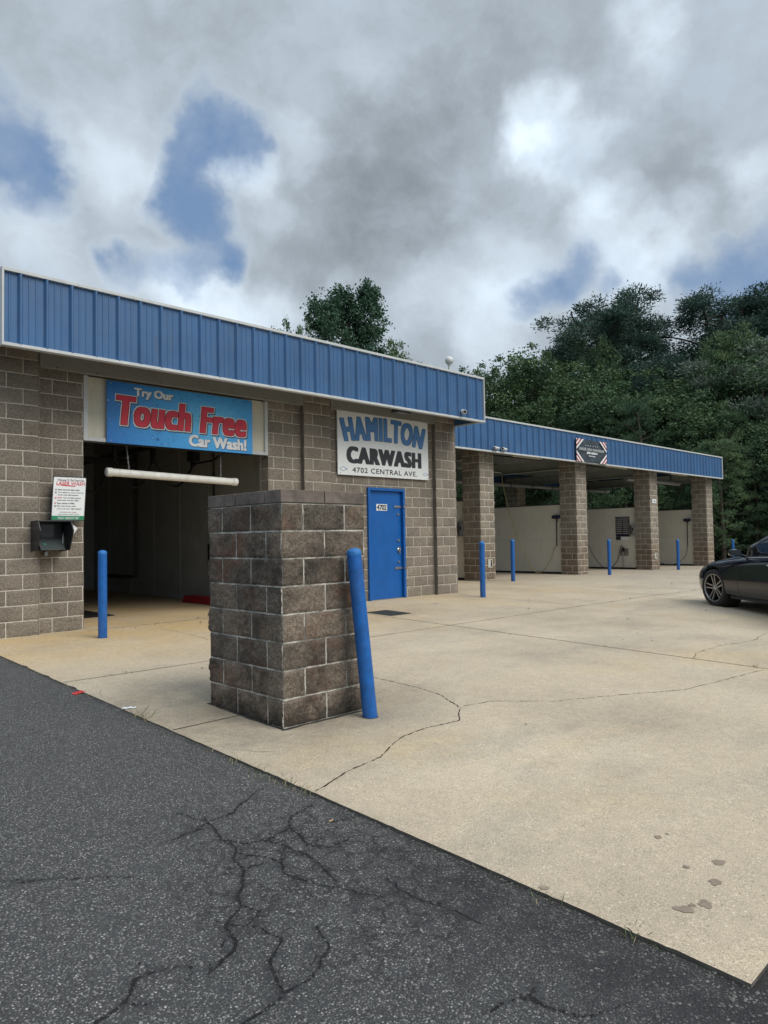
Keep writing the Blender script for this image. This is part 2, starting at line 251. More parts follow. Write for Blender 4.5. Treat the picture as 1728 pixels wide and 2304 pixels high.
# ------------------------------------------------------------------ object helpers
def tag(o, label=None, cat=None, group=None, kind=None):
    if label: o['label'] = label
    if cat: o['category'] = cat
    if group: o['group'] = group
    if kind: o['kind'] = kind
    return o
def thing(name, loc, label, cat, group=None):
    o = D.objects.new(name, None); COL.objects.link(o); o.location = loc; o.empty_display_size = .2
    return tag(o, label, cat, group)
def attach(o, parent):
    if parent is not None:
        wp = Vector((0, 0, 0)); p = parent
        while p is not None: wp += p.location; p = p.parent
        o.parent = parent; o.location = o.location - wp
    return o
class MB:
    """collects shapes in world coordinates, becomes ONE mesh object"""
    def __init__(s): s.v = []; s.f = []; s.mi = []; s.m = 0; s.uv = {}
    def face(s, pts, flip=False):
        i = len(s.v); s.v += [tuple(p) for p in pts]; idx = list(range(i, i+len(pts)))
        s.f.append(idx[::-1] if flip else idx); s.mi.append(s.m)
    def box(s, x0, x1, y0, y1, z0, z1, rot=None, at=None):
        P = [Vector((x, y, z)) for z in (z0, z1) for y in (y0, y1) for x in (x0, x1)]
        if rot is not None: P = [rot @ p for p in P]
        if at is not None: P = [p+Vector(at) for p in P]
        i = len(s.v); s.v += [tuple(p) for p in P]
        for q in ((0, 2, 3, 1), (4, 5, 7, 6), (0, 1, 5, 4), (2, 6, 7, 3), (0, 4, 6, 2), (1, 3, 7, 5)):
            s.f.append([i+k for k in q]); s.mi.append(s.m)
        return s
    def tube(s, pts, r, n=10, caps=True):
        pts = [Vector(p) for p in pts]; rs = r if isinstance(r, (list, tuple)) else [r]*len(pts)
        prev = None; rings = []
        for k, p in enumerate(pts):
            d = (pts[min(k+1, len(pts)-1)]-pts[max(k-1, 0)]).normalized()
            a = (prev - d*prev.dot(d)) if prev is not None else (Vector((0, 0, 1)).cross(d) if abs(d.z) < .95 else Vector((1, 0, 0)).cross(d))
            a.normalize(); prev = a; b2 = d.cross(a); i = len(s.v); rings.append(i)
            s.v += [tuple(p+(a*math.cos(2*PI*j/n)+b2*math.sin(2*PI*j/n))*rs[k]) for j in range(n)]
        for k in range(len(pts)-1):
            for j in range(n):
                s.f.append([rings[k]+j, rings[k]+(j+1) % n, rings[k+1]+(j+1) % n, rings[k+1]+j]); s.mi.append(s.m)
        if caps:
            s.f.append([rings[0]+j for j in range(n)][::-1]); s.mi.append(s.m)
            s.f.append([rings[-1]+j for j in range(n)]); s.mi.append(s.m)
        return s
    def lathe(s, prof, c, axis='Z', n=24, ax=None):
        c = Vector(c); A = Vector(ax).normalized() if ax is not None else Vector({'X': (1, 0, 0), 'Y': (0, 1, 0), 'Z': (0, 0, 1)}[axis])
        u = A.orthogonal().normalized(); v2 = A.cross(u); rings = []
        for r, h in prof:
            rings.append(len(s.v)); s.v += [tuple(c+A*h+(u*math.cos(2*PI*j/n)+v2*math.sin(2*PI*j/n))*max(r, 1e-5)) for j in range(n)]
        for k in range(len(prof)-1):
            for j in range(n):
                s.f.append([rings[k]+j, rings[k]+(j+1) % n, rings[k+1]+(j+1) % n, rings[k+1]+j]); s.mi.append(s.m)
        return s
    def prism(s, poly, a, b, mapf):
        """poly 2D, extruded from a to b; mapf(p, q, t) -> 3D"""
        i = len(s.v); n = len(poly)
        s.v += [tuple(mapf(p, q, a)) for p, q in poly] + [tuple(mapf(p, q, b)) for p, q in poly]
        s.f.append([i+k for k in range(n)][::-1]); s.f.append([i+n+k for k in range(n)]); s.mi += [s.m]*2
        for k in range(n):
            s.f.append([i+k, i+(k+1) % n, i+n+(k+1) % n, i+n+k]); s.mi.append(s.m)
        return s
    def build(s, name, mat, parent=None, smooth=False, bevel=0.0, fixn=True):
        me = D.meshes.new(name); me.from_pydata(s.v, [], s.f)
        for mm in (mat if isinstance(mat, (list, tuple)) else [mat]): me.materials.append(mm)
        if any(s.mi): me.polygons.foreach_set('material_index', s.mi)
        if bevel or fixn:
            bm = bmesh.new(); bm.from_mesh(me)
            if fixn: bmesh.ops.recalc_face_normals(bm, faces=bm.faces)
            if bevel:
                es = [e for e in bm.edges if len(e.link_faces) == 2 and e.calc_face_angle(0) > .6]
                bmesh.ops.bevel(bm, geom=es, offset=bevel, segments=2, profile=.5, affect='EDGES')
            bm.to_mesh(me); bm.free()
        if smooth:
            me.polygons.foreach_set('use_smooth', [True]*len(me.polygons))
            if smooth != 'all': me.set_sharp_from_angle(angle=R(38))
        o = D.objects.new(name, me); COL.objects.link(o)
        return attach(o, parent)

def dup(root, loc, label=None, group=None):
    def cp(o, parent):
        c = o.copy(); COL.objects.link(c)
        if parent is not None: c.parent = parent
        for ch in o.children: cp(ch, c)
        return c
    r = cp(root, None); r.location = loc
    if label: r['label'] = label
    if group: r['group'] = group
    return r

def text_mesh(s, bold=0.0, shear=0.0, spacing=1.0):
    cu = D.curves.new('lettering', 'FONT'); cu.body = s; cu.size = 1.0; cu.offset = bold; cu.shear = shear; cu.space_character = spacing; cu.resolution_u = 3
    o = D.objects.new('lettering', cu); COL.objects.link(o)
    dg = C.evaluated_depsgraph_get(); dg.update()
    me = D.meshes.new_from_object(o.evaluated_get(dg)); D.objects.remove(o); D.curves.remove(cu)
    return me
def lettering(s, x0, x1, z0, z1, y, mat, parent, bold=.0, shear=0.0, warp=None, fat=(0, 0), grow=0.0, frame=None, name='lettering', spacing=1.0):
    """text fitted to a rectangle on a wall facing -Y (or to a frame(p,q)->3D); fat = stroke thickening in metres, laid up from shifted leaves"""
    base = text_mesh(s, min(bold, .012), shear, spacing)
    xs = [v.co.x for v in base.vertices]; ys = [v.co.y for v in base.vertices]
    a, b, c, d = min(xs), max(xs), min(ys), max(ys)
    fx, fz = fat; x0, x1, z0, z1 = x0+fx, x1-fx, z0+fz, z1-fz
    gx, gz = fx+grow, fz+grow
    shifts = [(0, 0)]
    if gx > 0:
        m_ = 1 if max(gx, gz) < .012 else 2
        shifts = [(gx*i/m_, gz*j/m_) for i in range(-m_, m_+1) for j in range(-m_, m_+1)]
    V, F = [], []
    for li, (dx, dz) in enumerate(shifts):
        o_ = len(V)
        for v in base.vertices:
            p = (v.co.x-a)/(b-a); q = (v.co.y-c)/(d-c)
            if warp: p, q = warp(p, q)
            X, Z = x0+(x1-x0)*p+dx, z0+(z1-z0)*q+dz
            P = frame(X, Z) if frame else Vector((X, y, Z)); V.append((P.x, P.y+li*.00006, P.z))
        F += [[o_+i for i in pl_.vertices] for pl_ in base.polygons]
    D.meshes.remove(base); ms = D.meshes.new(name); ms.from_pydata(V, [], F); ms.materials.append(mat)
    o = D.objects.new(name, ms); COL.objects.link(o)
    return attach(o, parent)

def lot_z(X, Y):                       # the lot falls gently to the street and to the east
    return -0.0277*max(0, 9.98-Y)-0.013*max(0, min(X, 38)-14)

BW, BH = .4064, .2032
def block_shell(name, faces, mat, parent, res=.02, amp=.006, seed=0, cap=True):
    """faces: (origin, udir, W, z0, z1, ushift, holes) - rough split-face block skins sharing their corner vertices"""
    verts = {}; order = []; polys = []; uvs = []
    for (org, ud, W_, z0, z1, ush, holes) in faces:
        org = Vector(org); ud = Vector(ud); nrm = ud.cross(Vector((0, 0, 1)))
        us = {0.0, W_}; vs = {z0, z1}
        k = math.floor(-1)
        while True:
            x = k*BH - (ush % BH); k += 1
            if x > W_: break
            for e in (-.006, .006):
                if 0 < x+e < W_: us.add(x+e)
        k = math.floor(z0/BH)
        while k*BH < z1+.01:
            for e in (-.006, .006):
                if z0 < k*BH+e < z1: vs.add(k*BH+e)
            k += 1
        for h in holes: us |= {h[0], h[1]}; vs |= {h[2], h[3]}
        def fill(st):
            L = sorted(st); out = [L[0]]
            for a in L[1:]:
                if a-out[-1] < .003: continue
                n = max(1, int(round((a-out[-1])/res))); b0 = out[-1]
                out += [b0+(a-b0)*j/n for j in range(1, n+1)]
            out[-1] = L[-1]
            return out
        U, V = fill(us), fill(vs)
        idx = {}
        def vid(i, j):
            if (i, j) in idx: return idx[(i, j)]
            u, v = U[i], V[j]; P = org+ud*u+Vector((0, 0, v))
            key = (round(P.x, 4), round(P.y, 4), round(P.z, 4))
            row = math.floor(v/BH); uu = u+ush+(BW/2 if row % 2 == 0 else 0); fu = uu-BW*math.floor(uu/BW); fv = v-BH*row
            md = min(fu, BW-fu, fv, BH-fv)
            if md < .0075: d = -.006
            else:
                bid = math.floor(uu/BW)*7.13+row*3.7+seed
                d = amp*(noise.fractal(P*16+Vector((seed, 0, 0)), 1.0, 2.0, 4)*.8+.9*noise.noise(P*48)) + amp*.10*math.sin(bid*12.9898)
                d += amp*.5*min(1, (md-.0075)/.012) - amp*.15
            hole_edge = any((abs(u-h[0]) < .004 or abs(u-h[1]) < .004) and h[2]-.01 <= v <= h[3]+.01 or (abs(v-h[3]) < .004 and h[0]-.01 <= u <= h[1]+.01) for h in holes)
            if hole_edge: d = -.002
            if key not in verts: verts[key] = [P, {}]; order.append(key)
            verts[key][1].setdefault((round(nrm.x, 3), round(nrm.y, 3)), nrm*d)
            idx[(i, j)] = key; return key
        for i in range(len(U)-1):
            for j in range(len(V)-1):
                uc, vc = (U[i]+U[i+1])/2, (V[j]+V[j+1])/2
                if any(h[0] < uc < h[1] and h[2] < vc < h[3] for h in holes): continue
                polys.append([vid(i, j), vid(i+1, j), vid(i+1, j+1), vid(i, j+1)])
                uvs += [(U[i]+ush, V[j]), (U[i+1]+ush, V[j]), (U[i+1]+ush, V[j+1]), (U[i]+ush, V[j+1])]
    num = {k: i for i, k in enumerate(order)}
    co_ = [tuple(verts[k][0]+sum(verts[k][1].values(), Vector())) for k in order]
    me = D.meshes.new(name); me.from_pydata(co_, [], [[num[k] for k in p] for p in polys])
    ul = me.uv_layers.new(name='UVMap'); ul.data.foreach_set('uv', [c for q in uvs for c in q])
    me.materials.append(mat); me.polygons.foreach_set('use_smooth', [True]*len(me.polygons)); me.set_sharp_from_angle(angle=R(50))
    o = D.objects.new(name, me); COL.objects.link(o)
    return attach(o, parent)
def block_pier(name, x0, x1, y0, y1, z0, z1, mat, parent, sh=(0, 0, 0, 0), **k):
    return block_shell(name, [((x0, y0, 0), (1, 0, 0), x1-x0, z0, z1, sh[0], []), ((x1, y0, 0), (0, 1, 0), y1-y0, z0, z1, sh[1], []),
                              ((x1, y1, 0), (-1, 0, 0), x1-x0, z0, z1, sh[2], []), ((x0, y1, 0), (0, -1, 0), y1-y0, z0, z1, sh[3], [])], mat, parent, **k)

# ================================================================== MATERIAL SET
M_wallblk = block_mat('split_face_block', (.285, .245, .200, 1), (.225, .196, .162, 1), (.62, .58, .50, 1), grit=.42, msize=.0072)
M_ssblk = block_mat('split_face_block_stained', (.30, .258, .208, 1), (.235, .205, .168, 1), (.66, .62, .53, 1), stain=.5, grit=.40, msize=.009)
M_pier = block_mat('weathered_block', (.265, .215, .168, 1), (.150, .128, .104, 1), (.56, .54, .48, 1), grit=.85, msize=.0075, dark=.72)
M_capblk = pmat('cap_block', (.15, .125, .108), .92, var=.45, vscale=9, bump=1.0, bscale=120)
M_conc = concrete_mat(); M_asph = asphalt_mat()
M_concside = pmat('concrete_edge', (.10, .09, .078), .95, var=.4, vscale=9, bump=.8)
M_fascia = pmat('blue_panel', (.040, .120, .270), .42, var=.14, vscale=1.6, dirt=.22)
M_trim = pmat('white_trim', (.54, .565, .565), .45, var=.08, vscale=5, dirt=.18)
M_soffit = pmat('soffit_board', (.25, .25, .235), .7, var=.08, vscale=3, dirt=.15)
M_cream = pmat('cream_panel', (.60, .57, .46), .6, var=.06, vscale=4, dirt=.18)
M_blue = pmat('blue_enamel', (.004, .100, .37), .38, var=.10, vscale=4, bump=.12, bscale=90, dirt=.10)
M_bolblue = pmat('blue_bollard_paint', (.004, .105, .38), .48, var=.22, vscale=12, bump=.4, bscale=60, dirt=.25)
M_pvc = pmat('white_pvc', (.78, .77, .72), .4, var=.10, vscale=8, dirt=.25)
M_steel = pmat('stainless', (.42, .42, .41), .32, .9, var=.1, vscale=12)
M_galv = pmat('galvanised', (.38, .39, .40), .45, .7, var=.15, vscale=9)
M_darkst = pmat('dark_steel', (.06, .065, .065), .6, .3, var=.2)
M_black = pmat('black_rubber', (.012, .012, .013), .6, var=.2)
M_blackpl = pmat('black_plastic', (.015, .017, .022), .4, var=.2)
M_navy = pmat('navy_foam', (.01, .012, .04), .9, var=.4, vscale=40, bump=1, bscale=90)
M_baywall = pmat('bay_panel', (.38, .39, .37), .55, var=.12, vscale=2, dirt=.3)
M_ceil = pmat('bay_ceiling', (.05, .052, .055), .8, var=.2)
M_part = pmat('partition_board', (.66, .63, .54), .6, var=.07, vscale=1.3, dirt=.15)
M_signw = pmat('sign_white', (.80, .82, .82), .35, var=.04, vscale=3)
M_signblue = pmat('sign_blue', (.075, .22, .50), .4, var=.05)
M_signblk = pmat('sign_black', (.028, .03, .033), .4, var=.1)
M_red = pmat('sign_red', (.62, .03, .055), .4, var=.05)
M_green = pmat('sign_green', (.03, .24, .11), .4, var=.05)
M_txtw = pmat('lettering_white', (.70, .73, .75), .4, var=.05)
M_txtshadow = pmat('lettering_shadow', (.05, .08, .13), .5)
M_redpaint = pmat('red_paint', (.25, .01, .02), .5, var=.3)
M_bark = pmat('bark', (.075, .06, .048), .9, var=.4, vscale=9, bump=1, bscale=30)
M_glassw = pmat('globe_glass', (.62, .62, .60), .25, var=.04)
M_crack = pmat('crack_shadow', (.022, .019, .016), 1.0, var=.3, spec=0)
M_joint = pmat('joint_filler', (.055, .048, .038), 1.0, var=.5, vscale=30, spec=0)
M_acrack = pmat('tar_crack', (.010, .010, .011), .9, var=.3, spec=.1)
M_weed = pmat('weed_leaf', (.10, .14, .045), .7, var=.35, vscale=40)
M_straw = pmat('dry_grass', (.30, .25, .14), .8, var=.3, vscale=40)

# ================================================================== GROUND
def sheet(name, xs, ys, zf, mat, thick=0.0, mside=None, kind='structure'):
    b = MB(); nx, ny = len(xs), len(ys)
    b.v = [(x, y, zf(x, y)) for y in ys for x in xs]
    for j in range(ny-1):
        for i in range(nx-1): b.f.append([j*nx+i, j*nx+i+1, (j+1)*nx+i+1, (j+1)*nx+i]); b.mi.append(0)
    if thick:
        b.m = 1
        def side(P):
            for p, q in zip(P[:-1], P[1:]):
                b.face([p, q, (q[0], q[1], q[2]-thick), (p[0], p[1], p[2]-thick)])
        side([(x, ys[0], zf(x, ys[0])) for x in xs]); side([(xs[0], y, zf(xs[0], y)) for y in ys])
        side([(xs[-1], y, zf(xs[-1], y)) for y in ys]); side([(x, ys[-1], zf(x, ys[-1])) for x in xs])
    o = b.build(name, [mat, mside or mat], fixn=False)
    for p in o.data.polygons: p.use_smooth = False
    return tag(o, kind=kind)
def rng(a, b, s, extra=()):
    n = max(1, int(math.ceil((b-a)/s))); L = {round(a+(b-a)*i/n, 4) for i in range(n+1)} | set(extra)
    return sorted(L)
EX, EY, XE, YE = 2.46, 0.88, 37.0, 21.0
def chip(x, y, z):      # slightly worn slab edge
    return z
cx_ = rng(EX, XE, 1.0, (14.0,)); cy_ = rng(EY, 9.9, .035)+rng(9.98, YE, 1.0)
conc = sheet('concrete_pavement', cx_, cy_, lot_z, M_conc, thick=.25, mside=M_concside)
for v in conc.data.vertices:                        # worn, slightly chipped street edge
    if abs(v.co.x-EX) < 1e-3:
        v.co.x += .006*noise.noise(Vector((0, v.co.y*5, 0)))+.005*noise.noise(Vector((5, v.co.y*22, 0)))+max(0, noise.noise(Vector((9, v.co.y*3.1, 0)))-.35)*.05
def asph_z(x, y):
    return lot_z(min(max(x, EX), XE), y if y > EY else EY) - (.014 if y < 3.4 else .014-.008*min(1, (y-3.4)/2.0)) + (0.0 if y > EY else -0.0277*(EY-y)*.6)
def asph_fine(x, y):
    return asph_z(x, y) + .004*noise.noise(Vector((x*1.3, y*1.3, 0))) + .002*noise.noise(Vector((x*9, y*9, 0)))
b_ax = rng(-60, -2, 6)+rng(-1.9, .44, .12)+rng(.452, EX+.05, .013); b_ay = rng(-60, -2, 6)+rng(-1.9, .8, .12)+rng(.812, 3.56, .013)+rng(3.7, 8, .12)+rng(9, 60, 6)
sheet('asphalt_lot', b_ax, b_ay, asph_fine, M_asph)
sheet('asphalt_road', rng(EX+.05, 8, .25)+rng(10, 90, 8), rng(-60, -2, 6)+rng(-1.8, EY+.04, .12), asph_fine, M_asph)

def terrain(x, y):
    d = max(0.0, (y-25), (x-47)) if True else 0
    if y > 25 and x > 47: d = math.hypot(y-25, x-47)*.75+max(y-25, x-47)*.35
    h = 10.5*(1-math.exp(-d/26.0))*min(1, max(0, (x+5)/28.0)) if d > 0 else 0
    base = lot_z(x, y)
    inl = (-61 < x < 90 and -61 < y < EY) or (-61 < x < EX+.1 and y < 61) or (EX < x < XE and EY < y < YE)
    edge = -.55 if inl else -.02
    return base+edge+h+(.35*noise.noise(Vector((x*.15, y*.15, 0))) if d > 2 else 0)
M_soil = pmat('grass_and_litter', (.055, .075, .028), .95, var=.5, vscale=1.2, bump=1, bscale=12)
tx = rng(-300, -62, 60)+rng(-60, 30, 15)+[EX-.4, XE+.02, XE+.35]+rng(39, 120, 3)+rng(130, 400, 45)
ty = rng(-300, -62, 60)+rng(-60, 0, 15)+[YE+.02, YE+.35]+rng(22.5, 110, 3)+rng(120, 400, 45)
sheet('ground', sorted(set(tx)), sorted(set(ty)), terrain, M_soil)

def ribbon(name, paths, mat, parent, zf, lift=.003, jit=.5, seed=1, kind=None):
    b = MB(); rn = random.Random(seed)
    for pts, wd_ in paths:
        P = []
        for (x0, y0), (x1, y1) in zip(pts[:-1], pts[1:]):
            L = math.hypot(x1-x0, y1-y0); n = max(2, int(L/.022)) if jit else max(2, int(L/.5))
            for k in range(n): P.append([x0+(x1-x0)*k/n, y0+(y1-y0)*k/n])
        P.append(list(pts[-1]))
        n = len(P)
        if jit:
            ph = rn.random()*50
            for k, p in enumerate(P):
                s = min(1, k/4, (n-1-k)/4)*jit
                p[0] += s*(.035*noise.noise(Vector((p[0]*5, p[1]*5, ph)))+.016*noise.noise(Vector((p[0]*30, p[1]*30, ph)))+.008*noise.noise(Vector((p[0]*90, p[1]*90, ph))))
                p[1] += s*(.035*noise.noise(Vector((p[0]*5, p[1]*5, ph+9)))+.016*noise.noise(Vector((p[0]*30, p[1]*30, ph+9)))+.008*noise.noise(Vector((p[0]*90, p[1]*90, ph+9))))
        prev = None
        for k, (x, y) in enumerate(P):
            a, c = P[max(k-1, 0)], P[min(k+1, n-1)]; dx, dy = c[0]-a[0], c[1]-a[1]; L = math.hypot(dx, dy) or 1
            ww = wd_*.5*((rn.uniform(.15, 1.5) if rn.random() < .9 else rn.uniform(.02, .3)) if jit else rn.uniform(.8, 1.15))*(.3 if k in (0, n-1) and jit else 1)
            l = (x-dy/L*ww, y+dx/L*ww); r_ = (x+dy/L*ww, y-dx/L*ww)
            cur = [(*l, zf(*l)+lift), (*r_, zf(*r_)+lift)]
            if prev: b.face([prev[0], prev[1], cur[1], cur[0]], True)
            prev = cur
    return b.build(name, mat, parent, fixn=False)
joints = [([(2.47, 6.87), (3.998, 6.862), (7.9, 6.85), (11.63, 6.83)], .010), ([(2.47, 4.76), (3.026, 4.77)], .011), ([(7.95, 9.9), (7.93, 6.85), (7.9, .9)], .014),
          ([(14.6, 12.2), (14.6, .9)], .012), ([(11.6, 9.9), (11.63, 6.83), (30, 6.8)], .010), ([(21, 12.2), (21, .9)], .012), ([(28, 12.2), (28, .9)], .012), ([(11.9, 12.1), (31.5, 12.1)], .01), ([(3.9, 9.95), (7.0, 9.95)], .012)]
ribbon('joint', joints, M_joint, conc, lot_z, jit=0)
cracks = [([(2.47, 3.14), (2.804, 3.251), (3.135, 3.318), (3.558, 3.527), (3.866, 3.546), (4.14, 3.504), (4.43, 3.728), (4.657, 4.155), (4.702, 4.474), (4.711, 5.0), (4.72, 5.6)], .0075),
          ([(4.464, 3.756), (4.782, 3.701), (5.174, 3.328), (5.733, 3.084), (6.376, 2.756), (7.009, 2.674), (7.83, 2.573)], .0055),
          ([(7.91, 3.319), (8.292, 3.439), (8.933, 3.451), (9.271, 3.385), (9.743, 3.301), (10.48, 3.4)], .007),
          ([(4.734, 9.465), (4.745, 8.942), (4.754, 8.457), (4.675, 8.016)], .005), ([(2.537, 4.094), (2.619, 3.95), (2.747, 3.848)], .004),
          ([(13.231, 6.413), (14.42, 6.257), (15.473, 6.267)], .007)]
for i, cpath in enumerate(cracks): ribbon('crack', [cpath], M_crack, conc, lot_z, lift=.0035, seed=i+3)
acr = [([(0.55, 2.0), (0.88, 2.178), (0.974, 2.232), (1.057, 2.28), (1.171, 2.28), (1.236, 2.272)], .011), ([(1.05, 1.75), (1.189, 1.882), (1.313, 1.892), (1.39, 1.911), (1.528, 1.929), (1.621, 2.005), (1.68, 2.132)], .009),
       ([(1.355, 1.913), (1.425, 2.064), (1.513, 2.148), (1.518, 2.287)], .008), ([(1.238, 2.139), (1.371, 2.226), (1.444, 2.358), (1.556, 2.454), (1.704, 2.677), (1.789, 2.837), (1.799, 2.992), (1.861, 3.224)], .014),
       ([(1.583, 3.165), (1.711, 3.182), (1.835, 3.136)], .008), ([(1.861, 3.224), (2.015, 3.236), (2.199, 3.366), (2.343, 3.42)], .012), ([(1.861, 3.224), (1.792, 3.429)], .006),
       ([(1.799, 2.992), (1.849, 2.893), (1.948, 2.849), (2.104, 2.878), (2.187, 2.951), (2.339, 3.053)], .016), ([(1.789, 2.837), (1.854, 2.712), (1.852, 2.622), (1.824, 2.451), (1.883, 2.34), (1.956, 2.193), (1.985, 2.09)], .010),
       ([(2.104, 2.878), (2.06, 2.675), (2.114, 2.589), (2.224, 2.585)], .012), ([(1.948, 2.849), (1.993, 2.641), (1.998, 2.512), (1.943, 2.337)], .013), ([(0.929, 3.297), (1.039, 3.217), (1.169, 3.107), (1.336, 2.965)], .005),
       ([(1.704, 2.677), (1.828, 2.675)], .008), ([(2.382, 2.803), (2.286, 2.797), (2.45, 2.738)], .006), ([(1.556, 2.454), (1.573, 2.367), (1.506, 2.299), (1.45, 2.352)], .006),
       ([(1.759, 1.407), (1.824, 1.403), (1.879, 1.381), (1.888, 1.327), (1.923, 1.249), (1.975, 1.17)], .010), ([(2.105, 2.213), (2.081, 2.028), (2.122, 1.845), (2.123, 1.711)], .009)]
al = D.objects['asphalt_lot']
rr = random.Random(5); segs = []
for pts, wd_ in acr:
    P = []
    for (x0, y0), (x1, y1) in zip(pts[:-1], pts[1:]):
        n = max(2, int(math.hypot(x1-x0, y1-y0)/.03)); P += [(x0+(x1-x0)*k/n, y0+(y1-y0)*k/n) for k in range(n)]
    P.append(pts[-1])
    P = [(x+.030*noise.noise(Vector((x*7, y*7, 3)))+.012*noise.noise(Vector((x*30, y*30, 8))), y+.030*noise.noise(Vector((x*7, y*7, 13)))+.012*noise.noise(Vector((x*30, y*30, 18)))) for x, y in P]
    segs += [(P[k], P[k+1], wd_*.16) for k in range(len(P)-1)]
    for q in range(4 if wd_ > .009 else 1):
        a = rr.choice(P); an = rr.uniform(0, 6.28); L = rr.uniform(.05, .18); m_ = (a[0]+math.cos(an)*L*.5+rr.uniform(-.02, .02), a[1]+math.sin(an)*L*.5)
        segs += [(a, m_, 0), (m_, (a[0]+math.cos(an)*L, a[1]+math.sin(an)*L), -.001)]
best = {}
CELL = .1
grid = {}
for sg in segs:
    (x0, y0), (x1, y1), _ = sg
    for gx in range(int(math.floor((min(x0, x1)-.1)/CELL)), int(math.floor((max(x0, x1)+.1)/CELL))+1):
        for gy in range(int(math.floor((min(y0, y1)-.1)/CELL)), int(math.floor((max(y0, y1)+.1)/CELL))+1): grid.setdefault((gx, gy), []).append(sg)
vals = []
for v in al.data.vertices:
    x, y = v.co.x, v.co.y; bd = .1
    for (x0, y0), (x1, y1), w_ in grid.get((int(math.floor(x/CELL)), int(math.floor(y/CELL))), ()):
        dx, dy = x1-x0, y1-y0; L2 = dx*dx+dy*dy or 1e-9; t_ = max(0, min(1, ((x-x0)*dx+(y-y0)*dy)/L2))
        d_ = math.hypot(x-x0-dx*t_, y-y0-dy*t_)-w_
        if d_ < bd: bd = d_
    vals.append(.1-bd)
at_ = al.data.attributes.new('crack', 'FLOAT', 'POINT'); at_.data.foreach_set('value', vals)

# damp drip spots on the slab, dark strip of packed grit against the slab edge
M_damp = pmat('damp_spot', (.235, .185, .14), .8, var=.2, vscale=30)
b = MB()
for (x, y, r_) in [(3.282, 1.569, .022), (3.087, 1.356, .018), (3.233, 1.273, .032), (3.043, 1.219, .030), (2.839, 1.179, .030), (2.744, 1.22, .034), (2.493, 1.682, .022), (3.349, 1.555, .010), (2.795, 1.21, .014), (9.9, 8.9, .05)]:
    n = 26; ring = []
    for k in range(n):
        a = 2*PI*k/n; q = r_*.85*(1+.75*noise.noise(Vector((math.cos(a)*1.7+x*9, math.sin(a)*1.7, y*7))))
        px, py = x+math.cos(a)*q, y+math.sin(a)*q*.9; ring.append((px, py, lot_z(px, py)+.0022))
    b.face(ring)
b.build('damp_spot', M_damp, conc, fixn=False)

# loose gravel along the slab edge: uncountable
b = MB(); rg = random.Random(11); M_grav = pmat('gravel', (.11, .107, .10), .85, var=.6, vscale=14)
def pebble(x, y, z, s):
    i = len(b.v); a = rg.random()*6
    for dx, dy, dz in ((1, 0, 0), (.3, .9, 0), (-.8, .5, .1), (-.6, -.8, 0), (.5, -.9, .05), (.1, .1, .8), (0, 0, -.5)):
        b.v.append((x+s*(dx*math.cos(a)-dy*math.sin(a))*rg.uniform(.7, 1.2), y+s*(dx*math.sin(a)+dy*math.cos(a))*rg.uniform(.7, 1.2), z+s*dz*rg.uniform(.5, 1)))
    for k in range(5):
        b.f.append([i+k, i+(k+1) % 5, i+5]); b.f.append([i+(k+1) % 5, i+k, i+6]); b.mi += [0, 0]
for k in range(2600):
    u = rg.random()
    if u < .8:
        x = EX-abs(rg.gauss(0, .16))-.004; y = rg.uniform(.75, 3.6) if rg.random() < .8 else rg.uniform(3.6, 9)
    else:
        x = rg.uniform(1.5, 2.5); y = rg.uniform(.5, 2.9)
    pebble(x, y, asph_fine(x, y)+.001, rg.choice((.003, .004, .004, .005, .007)) * (1 if rg.random() < .98 else 1.6))
for k in range(300):
    x, y = rg.uniform(-.5, 2.4), rg.uniform(.4, 6); pebble(x, y, asph_fine(x, y), rg.uniform(.0025, .005))
tag(b.build('gravel', M_grav, fixn=False), 'loose grey gravel scattered along the edge of the concrete slab', 'gravel', kind='stuff')

# weeds in the joint between slab and asphalt
b = MB(); rg = random.Random(4)
spots = [(2.45, 6.75, .5), (2.46, 6.2, .5), (2.46, 5.3, .9), (2.45, 5.2, .8), (2.45, 4.1, .35), (2.44, 3.9, .4), (2.44, 3.6, .5), (2.45, 3.4, .6), (2.44, 3.25, .5), (2.45, 1.62, .5), (2.46, 1.28, .6), (2.45, 7.5, .4),
         (7.92, 4.4, .5), (7.92, 3.9, .35), (7.91, 2.7, .7), (2.9, 6.88, .4), (3.1, 6.88, .5), (3.3, 6.88, .3), (7.92, 5.9, .3)]
for x, y, s in spots:
    for k in range(16):
        a = rg.uniform(0, 6.28); L = s*rg.uniform(.03, .09); lean = rg.uniform(.3, 1.4); bx, by = x+rg.gauss(0, .03), y+rg.gauss(0, .05)
        z = lot_z(max(bx, EX), by)-.015; p = Vector((bx, by, z)); t = Vector((math.cos(a)*L*lean, math.sin(a)*L*lean, L)); sd_ = Vector((-math.sin(a), math.cos(a), 0))*.0022
        b.m = 0 if rg.random() < .5 else 1
        b.face([p-sd_, p+sd_, p+t*.6+sd_*.8+Vector((0, 0, L*.1)), p+t]); 
tag(b.build('weeds', [M_weed, M_straw], fixn=False), 'wisps of green and dry weeds growing in the slab joints', 'weeds', kind='stuff')
